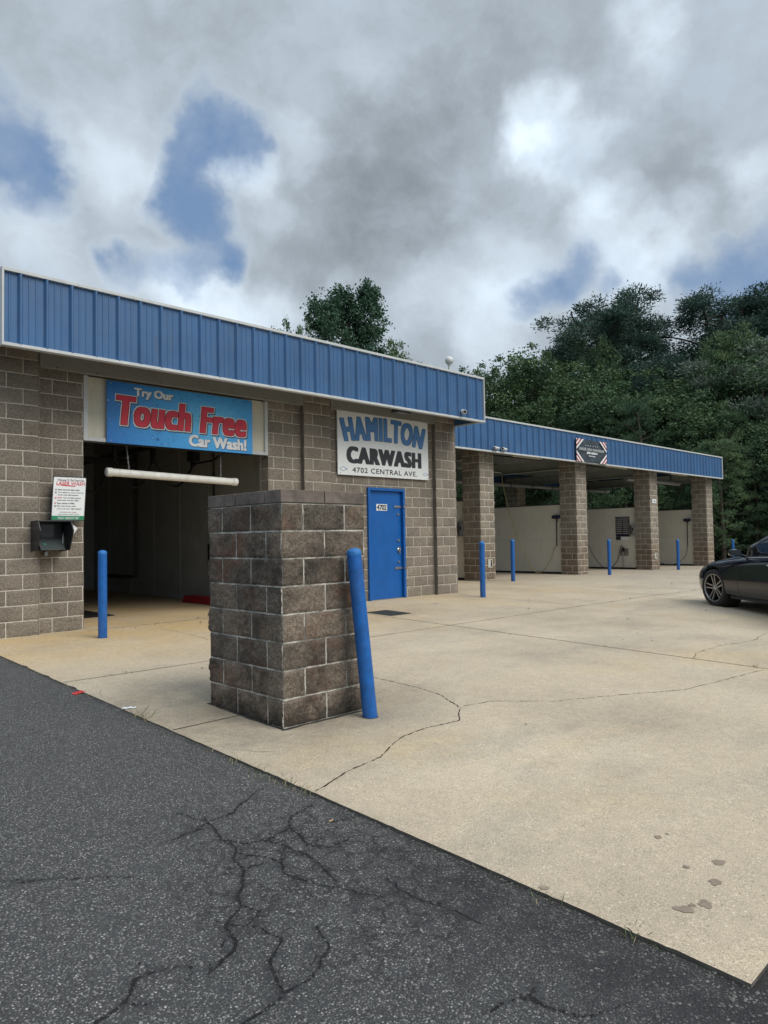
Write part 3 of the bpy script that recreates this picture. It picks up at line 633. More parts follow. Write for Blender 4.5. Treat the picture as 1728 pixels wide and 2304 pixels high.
# small litter and leaves blown over the slab
b = MB(); M_leaflit = pmat('dead_leaf', (.055, .038, .022), .9, var=.4, vscale=30)
for k in range(150):
    x, y = rg.uniform(3, 30), rg.uniform(1.2, 11.8)
    if 3.0 < x < 3.9 and 4.1 < y < 5.4: continue
    s = rg.uniform(.006, .02)*(1 if x < 10 else 1.8); a = rg.uniform(0, 6.28); z = lot_z(x, y)+.006
    b.face([(x+s*math.cos(a), y+s*math.sin(a), z), (x-s*.5*math.sin(a), y+s*.5*math.cos(a), z+s*.3), (x-s*math.cos(a), y-s*math.sin(a), z), (x+s*.5*math.sin(a), y-s*.5*math.cos(a), z+.004)])
for k in range(26):
    x, y = rg.uniform(4.2, 6.8), rg.uniform(9.0, 10.6); s = rg.uniform(.01, .03); a = rg.uniform(0, 6.28); z = .006
    b.face([(x+s*math.cos(a), y+s*math.sin(a), z), (x-s*.4*math.sin(a), y+s*.4*math.cos(a), z+s*.4), (x-s*math.cos(a), y-s*math.sin(a), z), (x+s*.4*math.sin(a), y-s*.4*math.cos(a), z+.004)])
tag(b.build('leaf_litter', M_leaflit, fixn=False), 'tiny dark bits of leaf litter blown across the concrete', 'litter', kind='stuff')
def scrap(name, x, y, L, wd_, a, mat, label, cat):
    b = MB(); z = asph_fine(x, y) if x < EX else lot_z(x, y); n = 6
    ca, sa = math.cos(a), math.sin(a)
    for k in range(n):
        u0_, u1_ = L*(k/n-.5), L*((k+1)/n-.5)
        h0, h1 = .004+.012*abs(math.sin(k*1.3)), .004+.012*abs(math.sin((k+1)*1.3))
        b.face([(x+u0_*ca-wd_*sa, y+u0_*sa+wd_*ca, z+h0), (x+u0_*ca+wd_*sa, y+u0_*sa-wd_*ca, z+h0*.5), (x+u1_*ca+wd_*sa, y+u1_*sa-wd_*ca, z+h1*.5), (x+u1_*ca-wd_*sa, y+u1_*sa+wd_*ca, z+h1)])
    tag(b.build(name, mat, fixn=False), label, cat)
scrap('wrapper', 2.42, 6.37, .11, .03, .5, pmat('red_wrapper', (.5, .03, .03), .5), 'small crumpled red wrapper on the asphalt at the slab edge', 'litter')
scrap('paper_scrap', 2.50, 5.55, .11, .012, -.5, M_txtw, 'thin white paper scrap lying on the slab edge', 'litter')
b = MB(); z = asph_fine(2.315, 2.796)
b.tube([(2.29, 2.80, z+.004), (2.315, 2.80, z+.004)], .004, 8)
tag(b.build('cigarette_butt', pmat('tan_paper', (.45, .30, .16), .8)), 'short tan cigarette butt lying on the cracked asphalt', 'litter')

# ================================================================== MAIN BUILDING
YW, YP, YF = 10.08, 9.98, 9.20
XL, XR = 2.67, 11.85
bld = thing('car_wash_building', (7.0, 12.0, 0), 'brown split-face block car wash building with blue ribbed metal fascia and a wash bay', 'building')
# front wall between the pilasters, with openings for the wash bay and the door
block_shell('front_wall', [((XL+.3, YW, 0), (1, 0, 0), 11.3-XL-.3, -.12, 3.66, .10, [(3.9-XL-.3, 7.02-XL-.3, -.2, 3.6), (9.30-XL-.3, 10.31-XL-.3, -.2, 2.19)])], M_wallblk, bld, res=.022, amp=.005)
for k, (a, c, sh) in enumerate([(XL, 3.28, 0.0), (7.72, 8.34, .0), (11.20, XR, .2032)]):
    block_shell('pilaster', [((a, YP, 0), (1, 0, 0), c-a, -.12, 3.90, sh, [])], M_wallblk, bld, res=.022, amp=.006, seed=3+k)
    b = MB(); b.box(a+.004, a+.012, YP+.002, YW+.05, -.12, 3.9); b.box(c-.012, c-.004, YP+.002, YW+.05, -.12, 3.9)
    b.build('pilaster_return', pmat('smooth_block', (.15, .135, .118), .9, var=.2, vscale=8, bump=.6, bscale=90), bld)
# wash bay jamb reveal in block (right) and left
block_shell('jamb', [((7.02, YW+.22, 0), (0, -1, 0), .22, -.12, 3.6, .2032, [])], M_wallblk, bld, res=.022, amp=.004)
block_shell('jamb', [((3.9, YW, 0), (0, 1, 0), .22, -.12, 3.6, .2032, [])], M_wallblk, bld, res=.022, amp=.004)
block_shell('side_wall', [((XR, YP, 0), (0, 1, 0), 10.0, -.2, 3.9, 0, [])], M_wallblk, bld, res=.08, amp=.004)
block_shell('side_wall', [((XL, 19.9, 0), (0, -1, 0), 9.92, -.2, 3.9, 0, [])], M_wallblk, bld, res=.08, amp=.004)
b = MB(); b.box(XL+.02, XR-.02, 19.7, 19.9, -.2, 3.9); b.build('rear_wall', M_baywall, bld)
# inner room behind the front wall right of the bay
b = MB()
b.box(7.46, 7.60, YW+.22, 19.6, -.1, 4.0)                               # right side of the bay
b.m = 1; b.box(3.30, 3.44, YW+.22, 19.6, -.1, 4.0); b.m = 0
b.box(7.02, 7.46, YW+.22, YW+.26, -.1, 4.0); b.box(3.44, 3.9, YW+.22, YW+.26, -.1, 4.0)
b.box(3.44, 7.46, 18.6, 18.7, -.1, 4.0)                                 # end of the bay
for yy in [11.6+k*1.2 for k in range(6)]: b.box(7.450, 7.4595, yy, yy+.03, 0, 3.9)
b.build('bay_wall', [M_baywall, M_baywall], bld)
b = MB(); b.box(XL+.05, XR-.05, YF+.12, 19.85, 4.02, 4.10); b.build('roof', M_galv, bld)
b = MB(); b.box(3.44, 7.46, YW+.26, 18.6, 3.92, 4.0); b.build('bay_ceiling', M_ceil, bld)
b = MB(); b.box(XL+.06, XR-.02, YF+.05, YW+.02, 3.905, 3.94); b.build('soffit', M_soffit, bld)
# smooth boards under the soffit between the pilasters
b = MB(); b.box(3.285, 7.715, YP-.01, YP+.09, 3.585, 3.90); b.build('header_board', M_soffit, bld, bevel=.003)
b = MB(); b.box(8.345, 11.195, YP-.01, YP+.09, 3.60, 3.90); b.build('header_board', M_soffit, bld, bevel=.003)
for x in (3.5, 4.05, 5.0, 5.9, 6.9, 7.5): MB().lathe([(0, 0), (.009, 0), (.009, .006), (0, .006)], (x, YP-.016, 3.60), 'Y', 8).build('screw', M_signblk, bld)

def ribbed(name, x0, x1, y, z0, z1, mat, parent, pitch=.3048, phase=0.0, th=.02):
    prof = []; k = -1
    rib = [(0, 0), (.026, -.038), (.046, -.038), (.066, 0), (.125, 0), (.131, -.006), (.145, -.006), (.151, 0), (.206, 0), (.212, -.006), (.226, -.006), (.232, 0)]
    while True:
        base = x0+phase+k*pitch
        if base > x1: break
        for dx, dy in rib:
            if x0 < base+dx < x1: prof.append((base+dx, dy))
        k += 1
    prof = [(x0, prof[0][1] if prof else 0)]+prof+[(x1, 0)]
    b = MB()
    for (a, da), (c, dc) in zip(prof[:-1], prof[1:]):
        b.face([(a, y+da, z0), (c, y+dc, z0), (c, y+dc, z1), (a, y+da, z1)])
    b.face([(x0, y+th, z0), (x1, y+th, z0), (x1, y+th, z1), (x0, y+th, z1)], True)
    for xx in (x0, x1): b.face([(xx, y, z0), (xx, y+th, z0), (xx, y+th, z1), (xx, y, z1)])
    return b.build(name, mat, parent, fixn=False)
FZ0, FZ1 = 3.625, 4.50
fas = ribbed('fascia', XL-.06, XR, YF, FZ0, FZ1, M_fascia, bld, phase=.155)
b = MB(); b.box(XL-.07, XR+.01, YF-.035, YF+.06, FZ0-.035, FZ0+.004); b.build('drip_trim', M_trim, fas, bevel=.003)
b = MB(); b.box(XL-.07, XR+.012, YF-.04, YF+.07, FZ1-.004, FZ1+.038); b.build('coping', M_trim, fas, bevel=.003)
b = MB(); b.box(XR-.004, XR+.02, YF-.042, YF+.09, FZ0-.038, FZ1+.04); b.build('corner_trim', M_trim, fas, bevel=.003)
b = MB(); b.box(XL-.085, XL-.06, YF-.042, YF+.09, FZ0-.038, FZ1+.04); b.build('corner_trim', M_trim, fas, bevel=.003)
b = MB()
b.box(XR-.01, XR+.004, YF+.09, 19.9, FZ0, FZ1); b.box(XL-.06, XL-.045, YF+.09, 19.9, FZ0, FZ1); b.box(XL-.04, XR-.02, 19.9, 19.92, FZ0, FZ1); b.build('side_fascia', M_fascia, fas)
b = MB(); b.box(XR-.02, XR+.012, YF+.09, 19.9, FZ0-.03, FZ0-.002); b.box(XR-.02, XR+.012, YF+.09, 19.9, FZ1+.002, FZ1+.035); b.build('side_trim', M_trim, fas)
# soffit underside at the return, cheap plywood
b = MB(); b.box(XL, XR-.025, YF+.03, YF+.10, FZ0+.006, 3.90); b.build('fascia_backing', M_soffit, bld)

# overhead door parked open above the bay
odr = thing('overhead_door', (5.45, YW, 2.65), 'cream sectional overhead door rolled up behind the blue banner', 'garage door')
b = MB(); b.box(3.96, 6.965, YW+.035, YW+.075, 2.70, 3.575); b.build('door_panel', M_cream, odr)
b = MB(); b.box(3.9, 3.965, YW-.005, YW+.09, 2.652, 3.58); b.box(6.96, 7.02, YW-.005, YW+.09, 2.652, 3.58); b.build('side_rail', M_trim, odr, bevel=.004)
b = MB(); b.box(3.966, 6.959, YW-.003, YW+.09, 2.652, 2.705); b.build('bottom_rail', M_trim, odr, bevel=.004)
b = MB(); b.box(3.91, 7.01, YW+.01, YW+.08, 2.632, 2.651); b.build('weather_seal', M_black, odr)

# banner: blue with water drops
def banner_mat():
    m = D.materials.new('water_drop_print'); m.use_nodes = True; t = NT(m.node_tree); b = t.n['Principled BSDF']
    obj = t.node('ShaderNodeTexCoord').outputs['Object']
    p = t.node('ShaderNodeMapping', None, {0: obj}); p.inputs['Scale'].default_value = (1, 0, 1); p = p.outputs[0]
    xz = t.node('ShaderNodeSeparateXYZ', None, {0: obj}).outputs
    c0 = t.vm('DISTANCE', t.vm('MULTIPLY', p, (1, 1, 1.9)), (5.9, 0, 5.85), out='Value')
    base = t.ramp(t.mr(c0, 0, 1.9), [(0, (.17, .62, .95, 1)), (.4, (.07, .40, .85, 1)), (1, (.015, .15, .50, 1))])
    for sc, th, r1 in ((7.0, .55, .28), (14.0, .50, .32), (28.0, .45, .34)):
        vo = t.node('ShaderNodeTexVoronoi', None, {'Vector': p, 'Scale': sc}); vc = t.node('ShaderNodeSeparateColor', None, {0: vo.outputs['Color']}).outputs
        on = t.math('GREATER_THAN', vc[0], th); d = vo.outputs['Distance']; rad = t.mr(vc[1], 0, 1, r1*.45, r1)
        q = t.math('DIVIDE', d, rad)
        ring = t.math('MULTIPLY', on, t.math('MULTIPLY', t.mr(q, .70, .92, 0, 1), t.mr(q, .95, 1.12, 1, 0)))
        base = t.mix(t.math('MULTIPLY', ring, .9), base, (.008, .07, .26, 1))
        ins = t.math('MULTIPLY', on, t.mr(q, .3, .75, 1, 0))
        base = t.mix(t.math('MULTIPLY', ins, .5), base, (.30, .66, .92, 1))
        sp = t.math('MULTIPLY', on, t.mr(q, .10, .2, 1, 0)); base = t.mix(t.math('MULTIPLY', sp, .5), base, (.85, .95, 1, 1))
    t.l.new(base, b.inputs['Base Color']); b.inputs['Roughness'].default_value = .35
    return m
ban = thing('banner_sign', (5.45, YW-.03, 2.65), 'blue water-drop banner reading Try Our Touch Free Car Wash over the wash bay', 'sign')
bx0, bx1, bz0, bz1 = 4.222, 6.687, 2.648, 3.545
b = MB(); b.box(bx0, bx1, YW-.030, YW-.012, bz0, bz1); pn = b.build('panel', banner_mat(), ban)
M_outl = pmat('outline_white', (.78, .80, .80), .4); M_outd = pmat('outline_dark', (.10, .012, .03), .4)
def ontobanner(s, u0_, u1_, v0_, v1_, cols, **k):
    X0, X1, Z0, Z1 = bx0+(bx1-bx0)*u0_, bx0+(bx1-bx0)*u1_, bz0+(bz1-bz0)*v0_, bz0+(bz1-bz0)*v1_
    for j, (mat, gr, dx) in enumerate(cols):
        lettering(s, X0+dx, X1+dx, Z0-dx, Z1-dx, YW-.0325-.0022*j, mat, ban, grow=gr, **k)
M_silver = pmat('lettering_silver', (.78, .80, .82), .4, var=.1, vscale=9)
ontobanner('Try Our', .165, .42, .765, .945, [(M_txtshadow, .003, .008), (M_silver, 0, 0)], fat=(.010, .006))
slant = lambda p, q: (p, q*(1-.06*p)+(.0)*p)
ontobanner('Touch Free', .055, .952, .30, .785, [(M_txtshadow, .022, .014), (M_outl, .019, 0), (M_outd, .007, 0), (M_red, 0, 0)], fat=(.028, .010), shear=.14, warp=slant, spacing=1.12)
ontobanner('Car Wash!', .523, .952, .05, .255, [(M_txtshadow, .003, .008), (M_silver, 0, 0)], fat=(.013, .007), spacing=1.03)
for x in (bx0+.06, bx0+.9, bx1-.9, bx1-.06):
    for z in (bz0+.03, bz1-.03): MB().lathe([(0, 0), (.010, 0), (.010, .005), (0, .005)], (x, YW-.036, z), 'Y', 8).build('screw', M_steel, ban)

# name board
nb = thing('name_board', (9.77, YW-.05, 2.4), 'white signboard reading Hamilton Carwash 4702 Central Ave above the blue door', 'sign')
sx0, sx1, sz0, sz1 = 8.535, 11.02, 2.402, 3.61
b = MB(); b.box(sx0, sx1, YW-.055, YW-.035, sz0, sz1); b.build('board', M_signw, nb, bevel=.002)
b = MB(); b.box(sx0+.05, sx1-.05, YW-.034, YW+.004, sz0+.15, sz0+.20); b.box(sx0+.05, sx1-.05, YW-.034, YW+.004, sz1-.20, sz1-.15); b.build('mounting_rail', M_galv, nb)
def onboard(s, u0_, u1_, v0_, v1_, mat, off=.0575, **k):
    lettering(s, sx0+(sx1-sx0)*u0_, sx0+(sx1-sx0)*u1_, sz0+(sz1-sz0)*v0_, sz0+(sz1-sz0)*v1_, YW-off, mat, nb, **k)
def arch(p, q):
    u = 2*p-1; wid = .045
    return (p+u*wid*(q-.5)*1.2*abs(u)**.3, q*(.84+.08*(1-u*u))+.14*(1-u*u)-.02)
onboard('HAMILTON', .045, .95, .53, .95, M_signblk, fat=(.030, .012), warp=arch, grow=.006, off=.057, spacing=1.13)
onboard('HAMILTON', .045, .95, .53, .95, M_signblue, fat=(.030, .012), warp=arch, off=.060, spacing=1.13)
onboard('CARWASH', .085, .915, .185, .455, M_signblk, fat=(.036, .014), spacing=1.16)
onboard('4702 CENTRAL AVE.', .145, .86, .045, .128, M_signblk, fat=(.002, .002), spacing=1.12)
def fish(cx, cz, s, flip):
    b = MB(); P1, P2 = [], []
    for k in range(15):
        a = k/14; x = -1+2.2*a; z = .42*math.sin(PI*min(1, a*1.05))*1.0 if a < .95 else .42*math.sin(PI*1.0)-(a-.95)*2
        z = .45*math.sin(PI*a*1.18)
        P1.append((cx+flip*s*x, YW-.058, cz+s*z)); P2.append((cx+flip*s*x, YW-.058, cz-s*z))
    b.tube(P1, .0035, 5); b.tube(P2, .0035, 5); return b.build('fish_symbol', M_signblue, nb)
fish(sx0+.135, sz0+.11, .085, 1); fish(sx1-.10, sz0+.11, .07, 1)
for x in (sx0+.06, (sx0+sx1)/2, sx1-.04):
    for z in (sz0+.03, sz1-.03): MB().lathe([(0, 0), (.008, 0), (.008, .004), (0, .004)], (x, YW-.060, z), 'Y', 8).build('screw', M_signblk, nb)

# floodlight above the sign
fl = thing('floodlight', (10.0, YP-.25, 3.75), 'dark bronze floodlight box under the soffit above the white signboard', 'light')
b = MB(); b.prism([(-.10, 0), (.10, 0), (.10, .16), (-.02, .16)], 9.74, 10.12, lambda p, q, t: (t, YP-.26-p, 3.66+q)); b.build('housing', M_darkst, fl, bevel=.006)
b = MB(); b.box(9.78, 10.08, YP-.33, YP-.18, 3.650, 3.658); b.build('lens', M_steel, fl)
b = MB(); b.box(9.88, 9.98, YP-.30, YP-.22, 3.82, 3.903); b.build('bracket', M_darkst, fl)

# door
dr = tag(D.objects.new('blue_door', None)); COL.objects.link(dr); dr.location = (9.8, YW, 0); attach(dr, bld)
b = MB(); x0, x1, zt = 9.30, 10.31, 2.19
b.box(x0, x0+.055, YW-.045, YW+.12, 0, zt); b.box(x1-.055, x1, YW-.045, YW+.12, 0, zt); b.box(x0+.055, x1-.055, YW-.045, YW+.12, zt-.055, zt); b.build('door_frame', M_blue, dr, bevel=.004)
b = MB(); b.box(x0+.058, x1-.058, YW+.02, YW+.065, .012, zt-.058); b.build('leaf', M_blue, dr, bevel=.003)
b = MB(); b.box(x0+.056, x1-.056, YW-.03, YW+.10, .0, .012); b.build('threshold', M_steel, dr)
for z in (1.83, .60):
    b = MB(); b.box(x1-.24, x1-.02, YW-.062, YW-.046, z-.02, z+.02) if False else b.box(x1-.26, x1-.03, YW+.004, YW+.02, z-.022, z+.022)
    b.box(x1-.05, x1+.02, YW-.062, YW-.046, z-.022, z+.022)
    for q in (-.24, -.20, -.15, -.11): b.lathe([(0, 0), (.009, 0), (.007, -.006), (0, -.006)], (x1+q, YW+.003, z), 'Y', 8)
    b.build('hasp', M_steel, dr, bevel=.002)
for z, r_ in ((1.68, .026), (1.155, .028), (.725, .026)):
    b = MB(); b.lathe([(0, -.030), (r_*.7, -.030), (r_, -.018), (r_*1.05, 0), (0, 0)], (x1-.155, YW+.02, z), 'Y', 16); b.build('deadbolt', M_steel, dr, smooth=True)
b = MB(); b.lathe([(0, -.065), (.022, -.062), (.028, -.048), (.020, -.032), (.012, -.026), (.034, -.010), (.036, 0), (0, 0)], (x1-.155, YW+.02, .97), 'Y', 18); b.build('door_knob', M_steel, dr, smooth=True)
b = MB(); b.box(x1-.14, x1-.10, YW+.006, YW+.02, .89, 1.03); b.build('latch_guard', M_steel, dr)
b = MB(); px0, px1, pz0, pz1 = 9.565, 9.855, 1.745, 1.875
b.box(px0, px1, YW+.012, YW+.02, pz0, pz1); pl = b.build('number_plate', M_signw, dr)
lettering('4702', px0+.012, px1-.012, pz0+.012, pz1-.012, YW+.0100, M_signblk, pl, fat=(.005, .003), name='digits')
for q in (.25, .5, .75): MB().box(px0+(px1-px0)*q-.0012, px0+(px1-px0)*q+.0012, YW+.0105, YW+.0118, pz0, pz1).build('gap_line', M_blue, pl)

# ------------------------------------------------------------------ clearance bar on chains
cb = thing('clearance_bar', (5.4, 10.22, 2.2), 'white PVC clearance bar hanging from two chains in the wash bay mouth', 'clearance bar')
pa, pb = Vector((4.285, 10.22, 2.238)), Vector((6.475, 10.22, 2.182)); dv = (pb-pa).normalized()
b = MB(); b.tube([pa, pb], .058, 24); b.build('tube', M_pvc, cb, smooth=True)
for p, s in ((pa, 1), (pb, -1)):
    b = MB(); b.lathe([(0, -.012), (.048, -.012), (.064, 0), (.067, .075), (.058, .077)], p, n=24, ax=dv*s); b.build('end_cap', M_pvc, cb, smooth=True)
for (q, xt) in ((.155, 4.585), (.865, 6.20)):
    p0 = pa+(pb-pa)*q+Vector((0, 0, .055)); p1 = Vector((xt, 10.26, 2.82)); n = 15; b = MB()
    for k in range(n):
        c = p0+(p1-p0)*(k+.5)/n; L = (p1-p0).length/n*.66; ax = (p1-p0).normalized(); sdv = ax.orthogonal().normalized(); sdv = Matrix.Rotation(PI/2*(k % 2)+.3, 3, ax) @ sdv
        loop = [c+ax*(L*math.cos(a))+sdv*(.010*math.sin(a)) for a in [2*PI*j/9 for j in range(10)]]
        b.tube(loop, .0028, 5, caps=False)
    b.build('chain', M_galv, cb)
b = MB()
b.box(4.4, 6.4, 10.25, 10.28, 2.82, 2.86); b.build('hanger', M_galv, cb)

# ------------------------------------------------------------------ instruction sign + pay station + arrow
ins = thing('instruction_sign', (3.65, 9.95, 1.52), 'white instruction sign with red heading and green max height band beside the wash bay', 'sign')
ang = R(2.0)
def fr(p, q, y=9.93):       # p,q in metres from the sign's lower-left corner, slightly tilted
    return Vector((3.405+p*math.cos(ang)*1+q*math.sin(ang)*1.6, y, 1.512+q-p*math.sin(ang)*.0))
SW_, SH_ = .450, .605
def rrect(w_, h_, r_, n=5):
    out = []
    for cx, cy, a0 in ((w_-r_, r_, -90), (w_-r_, h_-r_, 0), (r_, h_-r_, 90), (r_, r_, 180)):
        out += [(cx+r_*math.cos(R(a0+90*k/n)), cy+r_*math.sin(R(a0+90*k/n))) for k in range(n+1)]
    return out
b = MB(); b.prism(rrect(SW_, SH_, .02), 9.935, 9.943, lambda p, q, t: fr(p, q, t)); b.build('edge_band', M_signblk, ins)
b = MB(); b.prism([(p+.012, q+.012) for p, q in rrect(SW_-.024, SH_-.024, .016)], 9.9315, 9.9345, lambda p, q, t: fr(p, q, t)); b.build('face', M_signw, ins)
b = MB(); b.prism([(.012, .014), (SW_-.012, .014), (SW_-.012, .070), (.012, .070)], 9.9295, 9.931, lambda p, q, t: fr(p, q, t)); b.build('height_band', M_green, ins)
b = MB(); b.box(3.62, 3.66, 9.944, YW-.006, 1.58, 2.05); b.box(3.55, 3.73, YW-.02, YW-.004, 1.60, 1.66); b.build('bracket', M_galv, ins)
def instxt(s, u0_, u1_, v0_, v1_, mat, bold=.02, shear=0, y=9.929):
    lettering(s, u0_*SW_, u1_*SW_, v0_*SH_, v1_*SH_, 0, mat, ins, bold=bold, shear=shear, frame=lambda p, q: fr(p, q, y))
instxt('Welcome To The Touch Free', .14, .92, .895, .94, M_outd, .02, .25)
instxt('LASER WASH', .10, .95, .805, .885, M_red, .03, .15)
b = MB(); b.prism([(.11, .478), (.30, .470), (.30, .482), (.11, .490)], 9.9285, 9.9305, lambda p, q, t: fr(p, q, t))
for k in range(3): b.prism([(.055+.018*k, .480), (.065+.018*k, .480), (.068+.018*k, .492), (.058+.018*k, .492)], 9.9285, 9.9305, lambda p, q, t: fr(p, q, t))
b.build('stripe', M_red, ins)
rows = [('Enter card and select wash.', .16, .80, .70, 1, 0), ('Turn wipers on,', .16, .52, .635, 2, 0), ('slowly when light appears.', .16, .78, .58, 0, 0), ('when red light appears.', .31, .86, .515, 3, 1),
        ('Laserwash will now begin.', .16, .80, .46, 0, 0), ('Place vehicle in PARK.', .16, .68, .395, 4, 1), ('Exit wash slowly when', .16, .71, .33, 5, 0), ('light appears.', .58, .89, .272, 0, 0)]
for s, a, c, v, n_, red in rows:
    instxt(s, a, c, v-.018, v+.018, M_signblk, .025)
    if n_:
        b = MB(); cxn, czn = .105*SW_, v*SH_; b.prism([(cxn+.011*math.cos(2*PI*k/12), czn+.011*math.sin(2*PI*k/12)) for k in range(12)], 9.9285, 9.9305, lambda p, q, t: fr(p, q, t))
        b.build('number_dot', M_red if red else M_signblk, ins)
        lettering(str(n_), cxn-.004, cxn+.004, czn-.006, czn+.006, 0, M_signw, ins, bold=.02, frame=lambda p, q: fr(p, q, 9.928))
instxt('DRIVE FORWARD', .55, .93, .618, .652, pmat('lettering_grey', (.35, .42, .40), .5), .03)
instxt('STOP', .16, .285, .498, .534, M_red, .03)
instxt('DRIVE FORWARD', .16, .55, .255, .289, MATS['lettering_grey'], .03)
instxt('CAUTION: Stay in vehicle.', .25, .75, .180, .205, M_outd, .01); instxt('Keep windows & doors closed.', .20, .82, .135, .160, M_signblk, .01)
instxt('MAX HEIGHT 84"', .20, .83, .038, .092, M_txtw, .03, y=9.9275)

ps = thing('pay_station', (3.38, YW, 1.1), 'black hooded pay station box mounted on the block wall under the instruction sign', 'pay station')
b = MB()   # hood: top, two raked cheeks
b.box(3.17, 3.60, 9.70, YW-.01, 1.495, 1.510)
for xx in (3.17, 3.585): b.prism([(9.70, 1.495), (9.62, 1.38), (9.76, 1.12), (10.07, 1.10), (10.07, 1.495)], xx, xx+.015, lambda p, q, t: (t, p, q))
b.build('hood', M_blackpl, ps, bevel=.002)
b = MB(); b.box(3.20, 3.57, YW-.10, YW-.008, 1.13, 1.49); b.build('housing', M_blackpl, ps, bevel=.004)
b = MB(); b.prism([(9.77, 1.125), (9.95, 1.27), (9.97, 1.27), (9.97, 1.125)], 3.235, 3.545, lambda p, q, t: (t, p, q)); sh = b.build('keypad_shelf', pmat('grey_green', (.05, .065, .065), .4, var=.1), ps, bevel=.003)
b = MB(); b.lathe([(0, 0), (.018, 0), (.015, .006), (0, .007)], (3.31, 9.862, 1.20), ax=(0, -.63, .77), n=12); b.build('button', pmat('green_button', (.03, .22, .15), .4), sh)
b = MB(); b.box(3.30, 3.46, YW-.106, YW-.101, 1.30, 1.46); b.build('screen', pmat('screen_glass', (.05, .055, .06), .15), ps)
b = MB(); b.box(3.36, 3.40, YW-.06, YW-.01, 1.045, 1.10); b.build('conduit_hub', M_galv, ps)
lettering('PRICE', 3.31, 3.45, 1.36, 1.41, YW-.1075, pmat('faint_lettering', (.09, .10, .10), .5), ps, bold=.02)
ar = thing('arrow_sign', (3.75, 9.96, 1.4), 'white arrow-shaped metal sign pointing right beside the black pay station', 'sign')
b = MB(); b.prism([(3.60, 1.50), (3.66, 1.508), (3.77, 1.425), (3.775, 1.40), (3.60, 1.17), (3.56, 1.15)], 9.972, 9.976, lambda p, q, t: (p, t, q)); b.build('face', M_signw, ar)
b = MB(); b.tube([(3.66, 9.971, 1.505), (3.765, 9.971, 1.425), (3.768, 9.971, 1.40), (3.60, 9.971, 1.175)], .002, 5); b.prism([(3.612, 1.42), (3.632, 1.43), (3.628, 1.40), (3.615, 1.395)], 9.970, 9.9715, lambda p, q, t: (p, t, q)); b.build('border', M_signblk, ar)
b = MB(); b.box(3.63, 3.67, 9.977, YW-.004, 1.38, 1.42); b.build('bracket', M_galv, ar)

# ------------------------------------------------------------------ inside the bay
hs = thing('hose_track', (5.4, 12.2, 3.2), 'black festooned hoses slung from an overhead track inside the dark wash bay', 'hose track')
b = MB(); b.box(3.6, 7.35, 12.15, 12.27, 3.02, 3.14); b.box(3.6, 7.35, 15.9, 16.02, 3.02, 3.14); b.box(5.0, 5.1, 11.2, 18.0, 3.15, 3.25); b.box(6.8, 6.9, 11.2, 18.0, 3.15, 3.25); b.build('track', M_darkst, hs)
b = MB()
for (x0_, x1_, d_) in ((3.8, 4.55, .55), (4.6, 5.4, .62), (5.45, 6.15, .5), (6.2, 7.0, .45)):
    pts = [(x0_+(x1_-x0_)*k/14, 12.6, 2.72-d_*(1-((k-7)/7)**2)) for k in range(15)]; b.tube(pts, .022, 8)
b.tube([(7.0, 12.6, 2.72), (7.1, 12.0, 2.75), (7.2, 11.6, 2.95)], .022, 8)
b.build('hose', M_black, hs, smooth=True)
for x in (3.8, 4.57, 5.42, 6.17, 7.0): MB().box(x-.03, x+.03, 12.55, 12.65, 2.68, 3.02).build('hose_carrier', M_blackpl, hs)
b = MB()
b.box(6.6, 6.75, 11.9, 12.1, 2.70, 3.05); b.tube([(7.15, 11.3, 3.4), (6.4, 12.1, 3.05)], .03, 8); b.build('trolley', M_blackpl, hs)
wp = thing('water_pipe', (7.43, 12.4, 1.5), 'black upright water pipe with bracket on the bay side wall', 'pipe')
b = MB(); b.tube([(7.42, 12.55, 3.6), (7.42, 12.55, 1.15)], .014, 8); b.build('riser', M_black, wp)
b = MB(); b.box(7.33, 7.448, 12.45, 12.65, .72, 1.15); b.build('valve_box', M_blackpl, wp, bevel=.005)
for z in (2.4, 1.75, 1.2):
    b = MB(); b.box(7.39, 7.449, 12.48, 12.62, z, z+.03); b.build('clip', M_darkst, wp)
wp2 = thing('air_pipe', (7.43, 16.2, 1.5), 'dark upright pipe with elbow at the deep end of the bay wall', 'pipe')
b = MB(); b.tube([(7.40, 16.0, 3.4), (7.40, 16.0, .42), (7.38, 16.4, .40), (7.36, 17.6, .40)], .035, 8); b.build('pipe_run', M_darkst, wp2)
tr = thing('treadle', (7.1, 12.3, 0), 'low dark red metal wheel guide on the floor inside the bay', 'wheel guide')
b = MB(); b.prism([(-.16, 0), (.16, 0), (.12, .13), (-.12, .13)], 10.75, 13.0, lambda p, q, t: (7.12+p, t, q+.005)); b.build('rail', M_redpaint, tr, bevel=.01)
b = MB(); b.tube([(7.28, 12.3, .3), (7.4, 12.3, .32), (7.4, 12.3, .12), (7.3, 12.2, .1)], .012, 6); b.build('feed_hose', M_black, tr)
b = MB(); b.box(3.6, 5.0, 11.6, 15.5, .006, .012); o = b.build('floor_mat', M_black); tag(o, 'black rubber mat lying on the floor inside the wash bay', 'mat')

